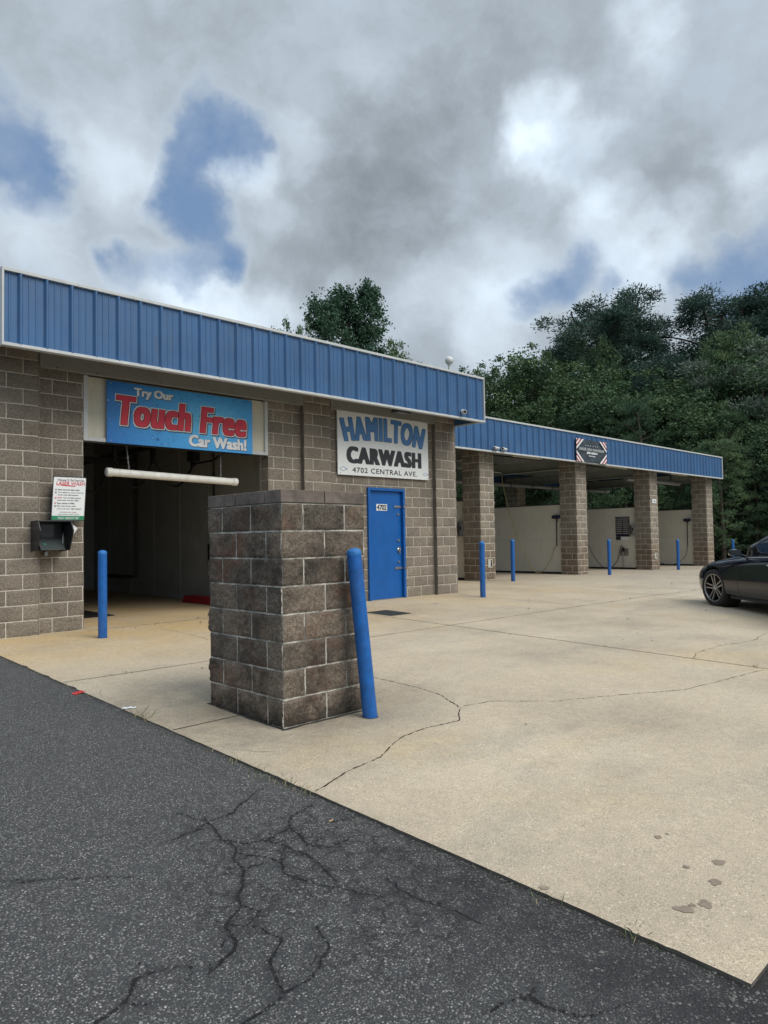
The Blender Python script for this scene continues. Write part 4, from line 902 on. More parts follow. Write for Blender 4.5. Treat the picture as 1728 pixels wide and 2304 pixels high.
# ------------------------------------------------------------------ bollards
def make_bollard(loc, h, r_, label, lean=None, grp='blue steel pipe bollards'):
    t = thing('bollard', loc, label, 'bollard', grp)
    L = Vector(loc); d = Vector(lean).normalized() if lean else Vector((0, 0, 1))
    b = MB(); b.lathe([(r_, -.15), (r_, h-.035)], L, n=28, ax=d); b.build('pipe', M_bolblue, t, smooth=True)
    b = MB(); b.lathe([(r_*1.012, h-.04), (r_*1.012, h-.02), (r_*.9, h-.004), (r_*.5, h+.010), (0, h+.014)], L, n=28, ax=d); b.build('cap', pmat('blue_rough_cap', (.02, .16, .46), .6, var=.3, vscale=60, bump=1.0, bscale=45), t, smooth=True)
    b = MB(); n = 26; ring = []
    for k in range(n):
        a = 2*PI*k/n; q = r_*(1.12+.10*noise.noise(Vector((math.cos(a)*2, math.sin(a)*2, L.x)))); ring.append((L.x+q*math.cos(a), L.y+q*math.sin(a), lot_z(L.x+q*math.cos(a), L.y+q*math.sin(a))+.003))
    b.face(ring); b.build('rust_ring', pmat('rust_ring', (.10, .06, .035), .95, var=.4, vscale=30), t, fixn=False)
    return t
bol = make_bollard((3.80, 9.20, lot_z(3.8, 9.2)), 1.12, .056, 'blue pipe bollard in front of the wash bay opening')
b2 = make_bollard((3.73, 4.045, lot_z(3.73, 4.045)), 1.285, .057, 'tall leaning blue pipe bollard against the block pier', lean=(-.078, .074, 1.285))
dup(bol, (11.48, 9.02, lot_z(11.48, 9.02)), 'blue pipe bollard in front of the first self-service pier')
dup(bol, (15.94, 11.48, lot_z(15.94, 11.48)), 'blue pipe bollard in front of the bay with the yellow hose')
dup(bol, (20.89, 11.32, lot_z(20.89, 11.32)), 'blue pipe bollard in front of the bay with the black hose and price board')
dup(bol, (26.28, 11.46, lot_z(26.28, 11.46)), 'blue pipe bollard in front of the farthest self-service bay')
dup(bol, (34.6, 12.5, lot_z(34.6, 12.5)), 'farthest blue pipe bollard, seen above the dark car mirror')

# ------------------------------------------------------------------ block pier in the foreground
pier = thing('block_pier', (3.46, 4.73, -.16), 'weathered freestanding brown block pier with a flat cap in front of the wash bay', 'block pier')
PX0, PX1, PY0, PY1 = 3.05, 3.863, 4.225, 5.241
zb = -.155
sh = D.objects
def pier_shell():
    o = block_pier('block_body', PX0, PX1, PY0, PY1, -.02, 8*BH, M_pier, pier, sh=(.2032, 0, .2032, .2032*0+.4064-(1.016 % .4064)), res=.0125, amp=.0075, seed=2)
    return o
o = pier_shell(); o.location.z += zb
zt = zb+8*BH
b = MB()
rg = random.Random(3)
def capblk(x0_, x1_, y0_, y1_):
    b.box(x0_, x1_, y0_, y1_, zt+.006, zt+.100)
c = PX0-.004; d = PX1+.004; e = PY0-.004; f = PY1+.004
for xa, xb in ((c, PX0+.402), (PX0+.41, d)): capblk(xa, xb, e, PY0+.2)
capblk(c, PX0+.2, PY0+.206, PY0+.60); capblk(c, PX0+.2, PY0+.61, f)
for xa, xb in ((PX0+.206, PX0+.5), (PX0+.508, d)): capblk(xa, xb, PY0+.206, PY0+.6); capblk(xa, xb, PY0+.61, f)
b.build('cap', M_capblk, pier, bevel=.004)
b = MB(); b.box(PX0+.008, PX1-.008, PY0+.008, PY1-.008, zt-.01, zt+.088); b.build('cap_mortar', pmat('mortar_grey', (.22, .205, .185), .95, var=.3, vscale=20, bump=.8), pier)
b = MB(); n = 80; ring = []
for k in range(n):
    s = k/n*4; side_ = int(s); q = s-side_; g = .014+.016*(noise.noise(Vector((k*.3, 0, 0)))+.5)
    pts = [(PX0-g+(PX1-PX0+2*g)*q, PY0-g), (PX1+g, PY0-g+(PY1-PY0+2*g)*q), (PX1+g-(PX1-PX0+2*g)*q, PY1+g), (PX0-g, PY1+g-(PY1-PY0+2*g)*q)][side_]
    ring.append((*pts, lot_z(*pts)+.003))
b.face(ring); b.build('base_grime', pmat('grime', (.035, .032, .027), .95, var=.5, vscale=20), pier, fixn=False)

# drain cover
gt = thing('drain_cover', (8.28, 8.5, -.04), 'dark rectangular steel drain cover set in the concrete near the blue door', 'drain cover')
b = MB(); gx0, gx1, gy0, gy1 = 8.04, 8.52, 8.19, 8.79
zz = lot_z(8.3, 8.5)+.002
b.face([(gx0, gy0, lot_z(0, gy0)+.0045), (gx1, gy0, lot_z(0, gy0)+.0045), (gx1, gy1, lot_z(0, gy1)+.0045), (gx0, gy1, lot_z(0, gy1)+.0045)]); b.build('plate', pmat('grate_shadow', (.03, .03, .03), .8), gt, fixn=False)  # dark sheet painted as the shade below the grate bars
b = MB()
for k in range(13):
    y = gy0+.02+k*(gy1-gy0-.04)/12; b.box(gx0, gx1, y-.008, y+.008, lot_z(0, y)+.005, lot_z(0, y)+.010)
b.build('grate', M_darkst, gt)

# ================================================================== SELF-SERVICE BAYS
ss = thing('self_service_bays', (21.7, 12.2, 0), 'open self-service wash bays on brown block piers under a long blue ribbed fascia', 'building')
SXs = [15.5, 20.5, 25.7, 30.95]; PWD = .63; SY0, SY1 = 12.2, 12.82
for k, x in enumerate(SXs):
    block_pier('pier', x, x+PWD, SY0, SY1, -.4, 3.75, M_ssblk, ss, sh=(.2032 if k % 2 else 0, 0, 0, .2032), res=.03, amp=.014, seed=20+k)
    block_pier('rear_pier', x, x+PWD, 18.2, 18.82, -.4, 3.75, M_ssblk, ss, sh=(0, 0, 0, 0), res=.10, amp=.006, seed=30+k)
block_pier('rear_pier', 12.3, 12.9, 18.2, 18.82, -.4, 3.75, M_ssblk, ss, res=.12, amp=.006, seed=37)
SF = 11.8
fs = ribbed('fascia', 11.95, 31.66, SF, 3.53, 4.40, M_fascia, ss, phase=.05)
b = MB(); b.box(11.95, 31.68, SF-.035, SF+.06, 3.492, 3.534); b.build('drip_trim', M_trim, fs)
b = MB(); b.box(11.95, 31.68, SF-.04, SF+.07, 4.396, 4.44); b.build('coping', M_trim, fs)
b = MB(); b.box(31.655, 31.70, SF-.042, SF+.09, 3.49, 4.442); b.build('corner_trim', M_trim, fs)
b = MB(); b.box(31.66, 31.675, SF+.09, 19.2, 3.53, 4.40); b.box(11.95, 31.66, 19.2, 19.22, 3.53, 4.4); b.build('side_fascia', M_fascia, fs)
b = MB(); b.box(11.96, 31.64, SF+.03, 19.15, 4.22, 4.30)
b.build('roof', pmat('dark_deck', (.22, .23, .23), .7, .2, var=.2, vscale=3), ss)
b = MB()
for k in range(34):
    y = SF+.5+k*.22; b.box(11.97, 31.6, y, y+.035, 4.18, 4.215)
b.build('roof_deck_rib', pmat('deck_rib', (.17, .18, .18), .7, .2), ss)
b = MB(); b.box(11.96, 31.64, SF+.05, SF+.36, 3.56, 3.575); b.build('soffit', pmat('soffit_dark', (.16, .155, .14), .8, var=.15, vscale=3), ss)
M_beam = pmat('beam_paint', (.30, .32, .30), .6, .1, var=.15, vscale=3)
for x in [s+.31 for s in SXs]+[12.3]:
    b = MB(); b.box(x-.09, x+.09, SF+.37, 19.0, 3.40, 3.42); b.box(x-.012, x+.012, SF+.37, 19.0, 3.42, 3.74); b.box(x-.09, x+.09, SF+.37, 19.0, 3.74, 3.76)
    b.build('beam', M_beam, ss)
for y in (13.6, 15.6, 17.6):
    b = MB(); b.box(11.97, 31.6, y, y+.09, 3.80, 3.83); b.box(11.97, 31.6, y, y+.02, 3.83, 4.08); b.box(11.97, 31.6, y, y+.09, 4.08, 4.11); b.build('purlin', M_beam, ss)
# light coloured closure pieces just behind the fascia
for x in (17.1, 22.5, 27.6):
    b = MB(); b.box(x, x+1.5, SF+.40, SF+.46, 3.52, 3.66); b.build('closure_board', M_cream, ss)
# partitions
for k, x in enumerate(SXs):
    b = MB(); zg = lot_z(x, 12.3)
    b.box(x+.10, x+.24, SY1+.004, 18.19, zg+.07, 1.06); b.box(x+.10, x+.24, SY1+.004, 18.19, 1.072, 2.21)
    pt = b.build('partition', M_part, ss)
    b = MB(); b.box(x+.092, x+.25, SY1+.004, 18.19, 2.21, 2.245); b.build('top_cap', M_darkst, pt)
    b = MB(); b.box(x+.097, x+.245, SY1+.004, 18.19, 1.055, 1.077); b.build('joint_strip', M_trim, pt)
    b = MB(); b.box(x+.112, x+.23, SY1+.004, 18.19, zg-.1, zg+.07); b.build('base_gap', M_blackpl, pt)
# duct / tube runs high in the bays
b = MB(); b.tube([(12.0, 17.0, 3.25), (31.5, 17.0, 3.25)], .085, 14); o = b.build('tube', M_galv, None, smooth=True)
dt = thing('heater_tube', (21.7, 17.0, 3.25), 'long pale metal heater tube hanging under the self-service roof', 'heater tube'); attach(o, dt)
b = MB()
for x in rng(13, 31, 1.5): b.lathe([(.086, 0), (.094, 0), (.094, .05), (.086, .05)], (x, 17.0, 3.25), 'X', 14)
b.build('band', M_darkst, dt)
b = MB(); b.tube([(26.0, 13.3, 3.36), (30.8, 13.3, 3.36)], .10, 14); o = b.build('light_tube', M_galv, None, smooth=True)
dt2 = thing('tube_light', (28.4, 13.3, 3.36), 'short pale tube light under the roof of the farthest wash bay', 'tube light'); attach(o, dt2)
b = MB(); b.box(26.4, 26.44, 13.28, 13.32, 3.46, 4.18); b.box(30.0, 30.04, 13.28, 13.32, 3.46, 4.18); b.build('hanger', M_darkst, dt2)

def hose_curve(p0, p1, sag, n=22, side=(0, 0, 0)):
    out = []
    for k in range(n+1):
        t = k/n; p = Vector(p0).lerp(Vector(p1), t); out.append(p+Vector((0, 0, -sag*4*t*(1-t)))+Vector(side)*math.sin(PI*t))
    return out
def foam_brush(x, y, zh, zbot, hose_pts, hmat, label, hlabel_mat):
    t = thing('foam_brush', (x, y, zh), label, 'foam brush', 'foam brushes hung on the bay partitions')
    b = MB(); b.lathe([(0, -.155), (.045, -.15), (.062, -.12), (.066, 0), (.062, .12), (.045, .15), (0, .155)], (x-.07, y, zh), 'Y', 14); b.build('brush_head', M_navy, t, smooth=True)
    b = MB(); b.tube([(x-.06, y, zh-.05), (x-.05, y+.02, zbot)], .018, 10); b.build('handle', M_blackpl, t, smooth=True)
    b = MB(); b.tube(hose_pts, .012, 8); b.build('hose', hmat, t, smooth=True)
    b = MB(); b.box(x-.05, x-.002, y-.03, y+.03, zh-.16, zh-.10); b.build('hook', M_steel, t)
    return t
M_yel = pmat('yellow_hose', (.30, .24, .10), .5, var=.2)
xw = 20.6
c2 = [Vector((19.2, 14.2, 3.25)), Vector((19.3, 14.15, 2.6)), Vector((19.5, 14.1, 1.9)), Vector((19.75, 14.0, 1.2)), Vector((19.95, 13.9, .65)), Vector((20.1, 13.75, .2)), Vector((20.2, 13.6, -.02)), Vector((20.3, 13.45, .0)), Vector((20.4, 13.3, .2)), Vector((20.5, 13.15, .55)), Vector((20.55, 13.08, .84))]
def smoothpts(P, n=6):
    out = []
    for i in range(len(P)-1):
        a, b_, c_, d_ = P[max(i-1, 0)], P[i], P[i+1], P[min(i+2, len(P)-1)]
        for k in range(n):
            t = k/n; out.append(.5*((2*b_)+(c_-a)*t+(2*a-5*b_+4*c_-d_)*t*t+(3*b_-a-3*c_+d_)*t**3))
    out.append(P[-1]); return out
foam_brush(xw, 12.99, 1.81, .84, smoothpts(c2), M_yel, 'navy foam brush on a tan hose hung on the partition of the nearer open bay', None)
c4 = [Vector((28.6, 14.3, 3.2)), Vector((28.9, 14.2, 1.4)), Vector((29.4, 13.9, .3)), Vector((29.9, 13.6, -.12)), Vector((30.5, 13.3, -.06)), Vector((30.85, 13.12, .25)), Vector((30.97, 13.08, .6))]
foam_brush(31.04, 13.06, 1.76, .6, smoothpts(c4), M_black, 'navy foam brush on a black hose in the farthest bay', None)
# overhead boom
bm_ = thing('hose_boom', (19.2, 14.2, 3.4), 'thin overhead hose boom pivoting under the self-service roof', 'hose boom')
b = MB(); b.tube([(17.8, 14.9, 3.45), (19.2, 14.2, 3.30)], .016, 8); b.tube([(17.8, 14.9, 3.45), (17.8, 14.9, 4.18)], .03, 8); b.build('arm', M_steel, bm_)
b = MB(); b.tube([(17.8, 14.9, 3.45), (18.4, 14.7, 3.36), (19.0, 14.5, 3.1), (19.2, 14.45, 2.2)], .012, 6); b.build('feed_hose', M_black, bm_)
# wand and hose in third bay
wd3 = thing('spray_wand', (25.7, 13.3, .4), 'spray wand with black hose in a grey holster plate under the price board', 'spray wand')
b = MB(); b.box(25.775, 25.797, 13.17, 13.50, .37, .65); b.build('holster_plate', M_steel, wd3)
b = MB(); b.tube([(25.72, 13.35, .50), (25.74, 13.33, -.10)], .014, 8); b.tube([(25.72, 13.39, .50), (25.74, 13.38, -.08)], .008, 8); b.build('wand_tube', M_steel, wd3)
b = MB(); b.prism([(0, 0), (.05, .08), (.03, .20), (-.03, .20), (-.02, .05)], 25.70, 25.74, lambda p, q, t: (t, 13.34+p, .50+q)); b.build('trigger_grip', M_blackpl, wd3)
c3 = [Vector((24.3, 14.3, 3.0)), Vector((24.5, 14.3, 1.5)), Vector((24.8, 14.2, .6)), Vector((25.2, 14.0, .0)), Vector((25.5, 13.8, -.08)), Vector((25.65, 13.6, .12)), Vector((25.70, 13.5, .45)), Vector((25.70, 13.42, .75)), Vector((25.70, 13.36, .68))]
b = MB(); b.tube(smoothpts(c3), .012, 8); b.build('hose', M_black, wd3, smooth=True)

def price_board(x, y0, y1, z0, z1, label):
    t = thing('price_board', (x, (y0+y1)/2, z0), label, 'sign', 'dark price boards on the bay partitions')
    b = MB(); b.box(x-.02, x-.002, y0, y1, z0+.12, z1-.10); b.box(x-.02, x-.002, y0, y1, z1-.075, z1); b.build('board', pmat('board_navy', (.015, .017, .04), .35), t)
    b = MB(); H = z1-z0
    for k in range(7):
        zc = z1-.16-k*(H-.32)/7; b.box(x-.024, x-.021, y0+.03, (y0+y1)/2-.02, zc-.026, zc+.018); b.box(x-.024, x-.021, (y0+y1)/2+.01, y1-.03, zc-.024, zc+.020)
    b.box(x-.024, x-.021, y0+.05, y1-.05, z1-.05, z1-.028); b.build('menu_row', pmat('menu_grey', (.30, .28, .27), .5, var=.3, vscale=20), t)
    b = MB(); b.box(x-.02, x-.002, y0+.03, y1-.22, z0, z0+.10); b.build('torn_sticker', M_signw, t)
    b = MB(); b.box(x-.02, x-.002, y1-.19, y1, z0-.01, z0+.11); b.build('sticker', M_signblk, t)
def coin_box(x, y0, y1, z0, z1, label):
    t = thing('coin_box', (x, (y0+y1)/2, z0), label, 'coin box', 'steel coin boxes beside the piers')
    b = MB(); b.box(x-.10, x-.002, y0, y1, z0, z1); b.build('case', M_steel, t, bevel=.004)
    b = MB(); b.box(x-.108, x-.101, y0+.02, (y0+y1)/2-.01, z0+.02, z1-.02); b.build('coin_door', M_galv, t)
    b = MB(); b.box(x-.112, x-.109, y0+.06, y0+.12, z0+.18, z0+.28); b.build('coin_slot', M_black, t)
    b = MB(); b.box(x-.110, x-.102, (y0+y1)/2+.03, y1-.03, z0+.05, z1-.05); b.build('selector_panel', M_darkst, t)
price_board(25.80, 13.09, 13.66, .99, 1.87, 'dark price board with pale rows on the partition of the third bay')
coin_box(25.80, 12.83, 13.07, 1.15, 1.55, 'steel coin box beside the third self-service pier')
price_board(15.60, 13.30, 13.87, 1.03, 1.90, 'dark price board partly hidden behind the main building corner')
coin_box(15.60, 12.83, 13.10, 1.22, 1.62, 'steel coin box beside the first self-service pier')
def outlet(x0_, x1_, z0_, z1_, label):
    t = thing('wall_outlet', (x0_, SY0, z0_), label, 'outlet box', 'vacuum outlet boxes in the piers')
    b = MB(); b.box(x0_-.02, x1_+.02, SY0-.022, SY0+.01, z0_-.02, z0_); b.box(x0_-.02, x1_+.02, SY0-.022, SY0+.01, z1_, z1_+.02); b.box(x0_-.02, x0_, SY0-.022, SY0+.01, z0_, z1_); b.box(x1_, x1_+.02, SY0-.022, SY0+.01, z0_, z1_); b.build('frame', M_cream, t)
    b = MB(); b.box(x0_, x0_+.09, SY0-.018, SY0-.008, z0_, z1_); b.build('cover', M_trim, t)
    b = MB(); b.box(x0_+.091, x1_, SY0-.010, SY0+.004, z0_, z1_); b.build('recess', pmat('rust_recess', (.08, .05, .035), .9), t)
outlet(15.79, 15.95, .36, .55, 'small white outlet box low on the first self-service pier')
outlet(25.96, 26.13, .27, .45, 'small outlet box low on the third self-service pier')
ws = thing('warning_sign', (25.99, SY0, 2.35), 'small white notice high on the third self-service pier', 'sign')
b = MB(); b.box(25.83, 26.16, SY0-.028, SY0-.018, 2.345, 2.50); b.build('plate', M_signw, ws)
b = MB(); b.box(25.95, 26.04, SY0-.031, SY0-.0285, 2.44, 2.47); b.box(25.90, 26.13, SY0-.031, SY0-.0285, 2.385, 2.41); b.build('print_line', M_signblk, ws)

# banner on the long fascia
def bz_wave(x, z): return SF-.045-.010*(1+math.sin(9*x+5*z))*.5
ob = thing('ownership_banner', (20.7, SF, 3.52), 'dark wrinkled banner with red and white striped corners on the long blue fascia', 'sign')
ox0, ox1, oz0, oz1 = 19.78, 21.65, 3.515, 4.235
b = MB(); nx, nz = 40, 16
b.v = [(ox0+(ox1-ox0)*i/nx, bz_wave(ox0+(ox1-ox0)*i/nx, oz0+(oz1-oz0)*j/nz)-.012*noise.noise(Vector((i*.25, j*.3, 0))), oz0+(oz1-oz0)*j/nz) for j in range(nz+1) for i in range(nx+1)]
for j in range(nz):
    for i in range(nx): b.f.append([j*(nx+1)+i, j*(nx+1)+i+1, (j+1)*(nx+1)+i+1, (j+1)*(nx+1)+i]); b.mi.append(0)
b.build('cloth', pmat('banner_charcoal', (.035, .05, .065), .5, var=.35, vscale=5), ob, smooth='all', fixn=False)
yb = SF-.082
def tri(name, mat, polys, y):
    b = MB()
    for P in polys: b.face([(ox0+(ox1-ox0)*p, y, oz0+(oz1-oz0)*q) for p, q in P])
    return b.build(name, mat, ob, fixn=False)
def corner(u0_, v0_, su, sv):
    T = lambda P: [(u0_+su*p, v0_+sv*q) for p, q in P]
    tri('stripe_white', M_outl, [T([(0, 0), (.24, 0), (0, .47)])], yb)
    tri('stripe_red', pmat('stripe_red', (.30, .03, .04), .5), [T([(.035, 0), (.085, 0), (0, .17), (0, .07)]), T([(.135, 0), (.185, 0), (0, .365), (0, .265)])], yb-.003)
for c_ in ((0, 0, 1, 1), (1, 0, -1, 1), (0, 1, 1, -1), (1, 1, -1, -1)): corner(*c_)
def onb(s, u0_, u1_, v0_, v1_, mat, **k): lettering(s, ox0+(ox1-ox0)*u0_, ox0+(ox1-ox0)*u1_, oz0+(oz1-oz0)*v0_, oz0+(oz1-oz0)*v1_, yb-.002, mat, ob, **k)
onb('UNDER NEW OWNERSHIP', .08, .92, .50, .63, pmat('lettering_pale', (.35, .37, .38), .5), fat=(.006, .004))
onb('JESSE GIBSON', .32, .68, .345, .465, M_txtw, fat=(.006, .004))
b = MB()
for k in range(7): b.box(ox0+(ox1-ox0)*(.39+k*.032), ox0+(ox1-ox0)*(.41+k*.032), yb-.003, yb-.001, oz0+.26*(oz1-oz0), oz0+.31*(oz1-oz0))
b.build('small_print', M_txtw, ob)
b = MB()
for k in range(6):
    cx0, cz0 = ox0+(ox1-ox0)*(.30+k*.08), oz0+.74*(oz1-oz0); P = []
    for q in range(10):
        rr_ = .026 if q % 2 == 0 else .011; P.append((cx0+rr_*math.sin(2*PI*q/10), yb-.002, cz0+rr_*math.cos(2*PI*q/10)))
    b.face(P)
b.build('star', M_txtw, ob, fixn=False)

# cameras
def bullet(x, y, z, label, dirs=((-.6, -.8, -.25),), grp='white security cameras'):
    t = thing('security_camera', (x, y, z), label, 'security camera', grp)
    b = MB(); b.lathe([(0, -.012), (.05, -.01), (.05, .01), (0, .012)], (x, y, z), 'Y', 16); b.build('mount', M_trim, t)
    for k, d in enumerate(dirs):
        dv_ = Vector(d).normalized(); c0 = Vector((x, y-.03, z))+dv_*.01
        b = MB(); b.lathe([(0, -.04), (.033, -.035), (.040, 0), (.042, .09), (.036, .095), (.034, .085), (0, .085)], c0, n=16, ax=dv_); bd = b.build('housing', M_trim, t, smooth=True)
        b = MB(); b.lathe([(0, .088), (.026, .088), (.024, .082)], c0, n=14, ax=dv_); b.build('lens', M_black, bd)
    return t
bullet(11.13, YF-.045, 3.735, 'white security camera near the corner of the main blue fascia')
bullet(15.62, SF-.045, 3.61, 'left white security camera of the pair on the long fascia', dirs=((-.9, -.3, -.15), (.8, -.5, -.2)))
bullet(15.98, SF-.045, 3.61, 'right white security camera of the pair on the long fascia', dirs=((-.9, -.35, -.05), (.9, -.3, -.25)))
bt = thing('roof_bracket', (11.9, YF+.1, 4.07), 'small white metal tube sticking out past the fascia corner', 'bracket')
b = MB(); b.tube([(11.86, YF+.15, 4.13), (12.06, YF+.10, 4.05)], .018, 10); b.build('arm', M_trim, bt)

# globe lamp far behind
gl = thing('globe_lamp', (23.0, 19.6, 0), 'white globe street lamp on a slim pole rising behind the blue fascia', 'street lamp')
b = MB(); b.tube([(23.0, 19.6, -.2), (23.0, 19.6, 8.55)], .055, 12); b.build('pole', M_trim, gl)
b = MB(); b.lathe([(.18*math.sin(PI*k/12), -.18*math.cos(PI*k/12)) for k in range(13)], (23.0, 19.6, 8.73), 'Z', 20); b.build('globe', M_glassw, gl, smooth='all')
b = MB(); b.lathe([(.055, 0), (.08, .02), (.08, .05), (.05, .07)], (23.0, 19.6, 8.50), 'Z', 14); b.build('collar', M_trim, gl)
# cables under the eave
b = MB(); b.tube(hose_curve((12.0, 11.95, 3.45), (14.2, 11.95, 3.42), .05), .006, 5); tag(b.build('eave_cable', M_trim), 'thin pale cable drooping under the long fascia beside the building corner', 'cable')

# ================================================================== CAR
def make_car(loc, heading):
    t = thing('parked_car', loc, 'black glossy sedan with silver twin-spoke wheels parked at the right edge', 'car')
    t.rotation_euler = (0, 0, heading)
    M_paint = pmat('black_car_paint', (.006, .008, .015), .08, .0, var=.05, coat=.45, spec=.40)
    M_glass = pmat('tinted_glass', (.006, .009, .014), .05, 0, var=.02, coat=.6)
    M_chrome = pmat('chrome', (.65, .66, .68), .18, 1.0, var=.02)
    M_rim = pmat('rim_silver', (.42, .42, .42), .28, .9, var=.05); M_rimd = pmat('rim_dark', (.04, .04, .042), .4, .6)
    M_tyre = pmat('tyre', (.02, .02, .021), .85, var=.2)
    # body loft, x forward, axle at 0
    st = [(.86, .26, .52, .60, .42, .48, .40), (.82, .20, .56, .66, .60, .68, .56), (.70, .17, .62, .73, .76, .82, .68), (.45, .16, .70, .80, .86, .905, .74), (.15, .16, .76, .87, .88, .925, .76),
          (-.25, .17, .80, .93, .88, .925, .77), (-.62, .17, .84, .985, .87, .925, .80), (-1.1, .17, .87, .99, .87, .925, .82), (-1.9, .17, .90, 1.0, .87, .93, .83), (-2.6, .17, .92, 1.01, .87, .93, .82),
          (-3.15, .18, .93, 1.03, .87, .925, .79), (-3.6, .22, .93, 1.05, .85, .90, .74), (-3.95, .26, .90, 1.03, .78, .84, .68), (-4.07, .34, .82, .94, .66, .74, .58)]
    b = MB(); rings = []
    for x, zb_, zs, zt_, wb, wm, wt in st:
        half = [(0, zb_), (wb*.55, zb_), (wb*.93, zb_+.01), (wm*.985, zb_+.10), (wm, .47), (wm*.985, .5*(zs+.47)), (wm*.975, zs-.06), (wt+.5*(wm-wt)*1.15, zs+.01), (wt, zs+.06), (wt*.62, zt_), (0, zt_+.012)]
        ring = half+[(-y, z) for y, z in half[-2:0:-1]]
        i = len(b.v); b.v += [(x, y, z) for y, z in ring]; rings.append((i, len(ring)))
    for (i, n), (j, _) in zip(rings[:-1], rings[1:]):
        for k in range(n): b.f.append([i+k, j+k, j+(k+1) % n, i+(k+1) % n]); b.mi.append(0)
    b.f.append([rings[0][0]+k for k in range(rings[0][1])]); b.f.append([rings[-1][0]+k for k in range(rings[-1][1])][::-1]); b.mi += [0, 0]
    body = b.build('body_shell', M_paint, None, smooth='all')
    cb_ = MB()
    for x in (0, -2.94):
        for s in (1, -1): cb_.lathe([(0, -.3), (.385, -.3), (.385, .3), (0, .3)], (x, s*.92, .335), 'Y', 40)
    cut = cb_.build('cutter', M_black)
    m = body.modifiers.new('s', 'SUBSURF'); m.levels = m.render_levels = 2
    m = body.modifiers.new('b', 'BOOLEAN'); m.object = cut; m.operation = 'DIFFERENCE'; m.solver = 'EXACT'
    dg = C.evaluated_depsgraph_get(); dg.update()
    me = D.meshes.new_from_object(body.evaluated_get(dg)); me.name = 'body'
    me.polygons.foreach_set('use_smooth', [True]*len(me.polygons)); me.set_sharp_from_angle(angle=R(40))
    bmx = bmesh.new(); bmx.from_mesh(me); tree = BVHTree.FromBMesh(bmx); bmx.free()
    D.objects.remove(body); D.objects.remove(cut)
    def part(name, me_or_b, mat=None, **k):
        if isinstance(me_or_b, MB): o = me_or_b.build(name, mat, None, **k)
        else: o = D.objects.new(name, me_or_b); COL.objects.link(o)
        o.parent = t; return o
    part('body', me)
    def surf(x, z, s=1, lift=.002):
        h = tree.ray_cast(Vector((x, s*2, z)), Vector((0, -s, 0)))
        return Vector((x, (h[0].y if h[0] is not None else s*.9)+s*lift, z))
    # greenhouse
    gs = [(-.60, .90, .72, .90), (-.95, .92, .74, 1.12), (-1.35, .93, .62, 1.33), (-1.75, .94, .585, 1.43), (-2.3, .95, .58, 1.46), (-2.85, .96, .57, 1.41), (-3.25, .97, .58, 1.27), (-3.6, .98, .62, 1.05)]
    b = MB(); rings = []
    for x, zl, wr, zr in gs:
        wl = .80 if -3.4 < x < -.7 else .72
        half = [(0, zl-.05), (wl, zl-.05), (wl, zl), (wl+(wr-wl)*.5, zl+(zr-zl)*.52), (wr+.02, zl+(zr-zl)*.93), (wr-.08, zr+.01), (wr*.4, zr+.03), (0, zr+.035)]
        ring = half+[(-y, z) for y, z in half[-2:0:-1]]; i = len(b.v); b.v += [(x, y, z) for y, z in ring]; rings.append((i, len(ring)))
    for (i, n), (j, _) in zip(rings[:-1], rings[1:]):
        for k in range(n): b.f.append([i+k, j+k, j+(k+1) % n, i+(k+1) % n]); b.mi.append(0)
    b.f.append([rings[0][0]+k for k in range(rings[0][1])]); b.f.append([rings[-1][0]+k for k in range(rings[-1][1])][::-1]); b.mi += [0, 0]
    gh = b.build('glasshouse', M_glass, None, smooth='all'); m = gh.modifiers.new('s', 'SUBSURF'); m.levels = m.render_levels = 2
    dg = C.evaluated_depsgraph_get(); dg.update(); gm = D.meshes.new_from_object(gh.evaluated_get(dg)); D.objects.remove(gh)
    gm.polygons.foreach_set('use_smooth', [True]*len(gm.polygons)); part('windows', gm)
    bmx = bmesh.new(); bmx.from_mesh(gm); gt_ = BVHTree.FromBMesh(bmx); bmx.free()
    def gsurf(x, z, s, lift=.006):
        h = gt_.ray_cast(Vector((x, s*2, z)), Vector((0, -s, 0))); return (h[0]+Vector((0, s*lift, 0))) if h[0] is not None else None
    def gtop(x, y, lift=.006):
        h = gt_.ray_cast(Vector((x, y, 3)), Vector((0, 0, -1))); return (h[0]+Vector((0, 0, lift))) if h[0] is not None else None
    # roof skin
    b = MB(); nx, ny = 26, 14; P = {}
    for i in range(nx+1):
        x = -1.42-1.62*i/nx
        for j in range(ny+1):
            y = (-1+2*j/ny)*.62; q = gtop(x, y); P[i, j] = q
    for i in range(nx):
        for j in range(ny):
            q = [P[i, j], P[i+1, j], P[i+1, j+1], P[i, j+1]]
            if all(v is not None for v in q): b.face(q)
    rf = part('roof', b, M_paint, smooth='all'); 
    rails = [(-.62, .965), (-.85, 1.08), (-1.1, 1.225), (-1.35, 1.335), (-1.6, 1.39), (-2.0, 1.425), (-2.5, 1.425), (-2.9, 1.36), (-3.2, 1.23), (-3.45, 1.08)]
    for s in (1, -1):
        pts = [gsurf(x, z-.03, s) for x, z in rails]; pts = [p for p in pts if p is not None]
        b = MB(); b.tube(smoothpts(pts, 4), .022, 8); part('roof_rail', b, M_paint, smooth='all')
        b = MB(); pts = [gsurf(x, z-.055, s, .010) for x, z in rails[:9]]; pts = [p for p in pts if p is not None]; b.tube(smoothpts(pts, 4), .007, 6); part('window_trim', b, M_chrome)
        b = MB(); b.tube(smoothpts([Vector((x, s*(w_+.012), z)) for x, w_, z in ((-.72, .795, .885), (-1.2, .845, .915), (-1.9, .86, .935), (-2.6, .855, .95), (-3.2, .81, .965))], 5), .010, 6); part('belt_trim', b, M_chrome)
        b = MB()
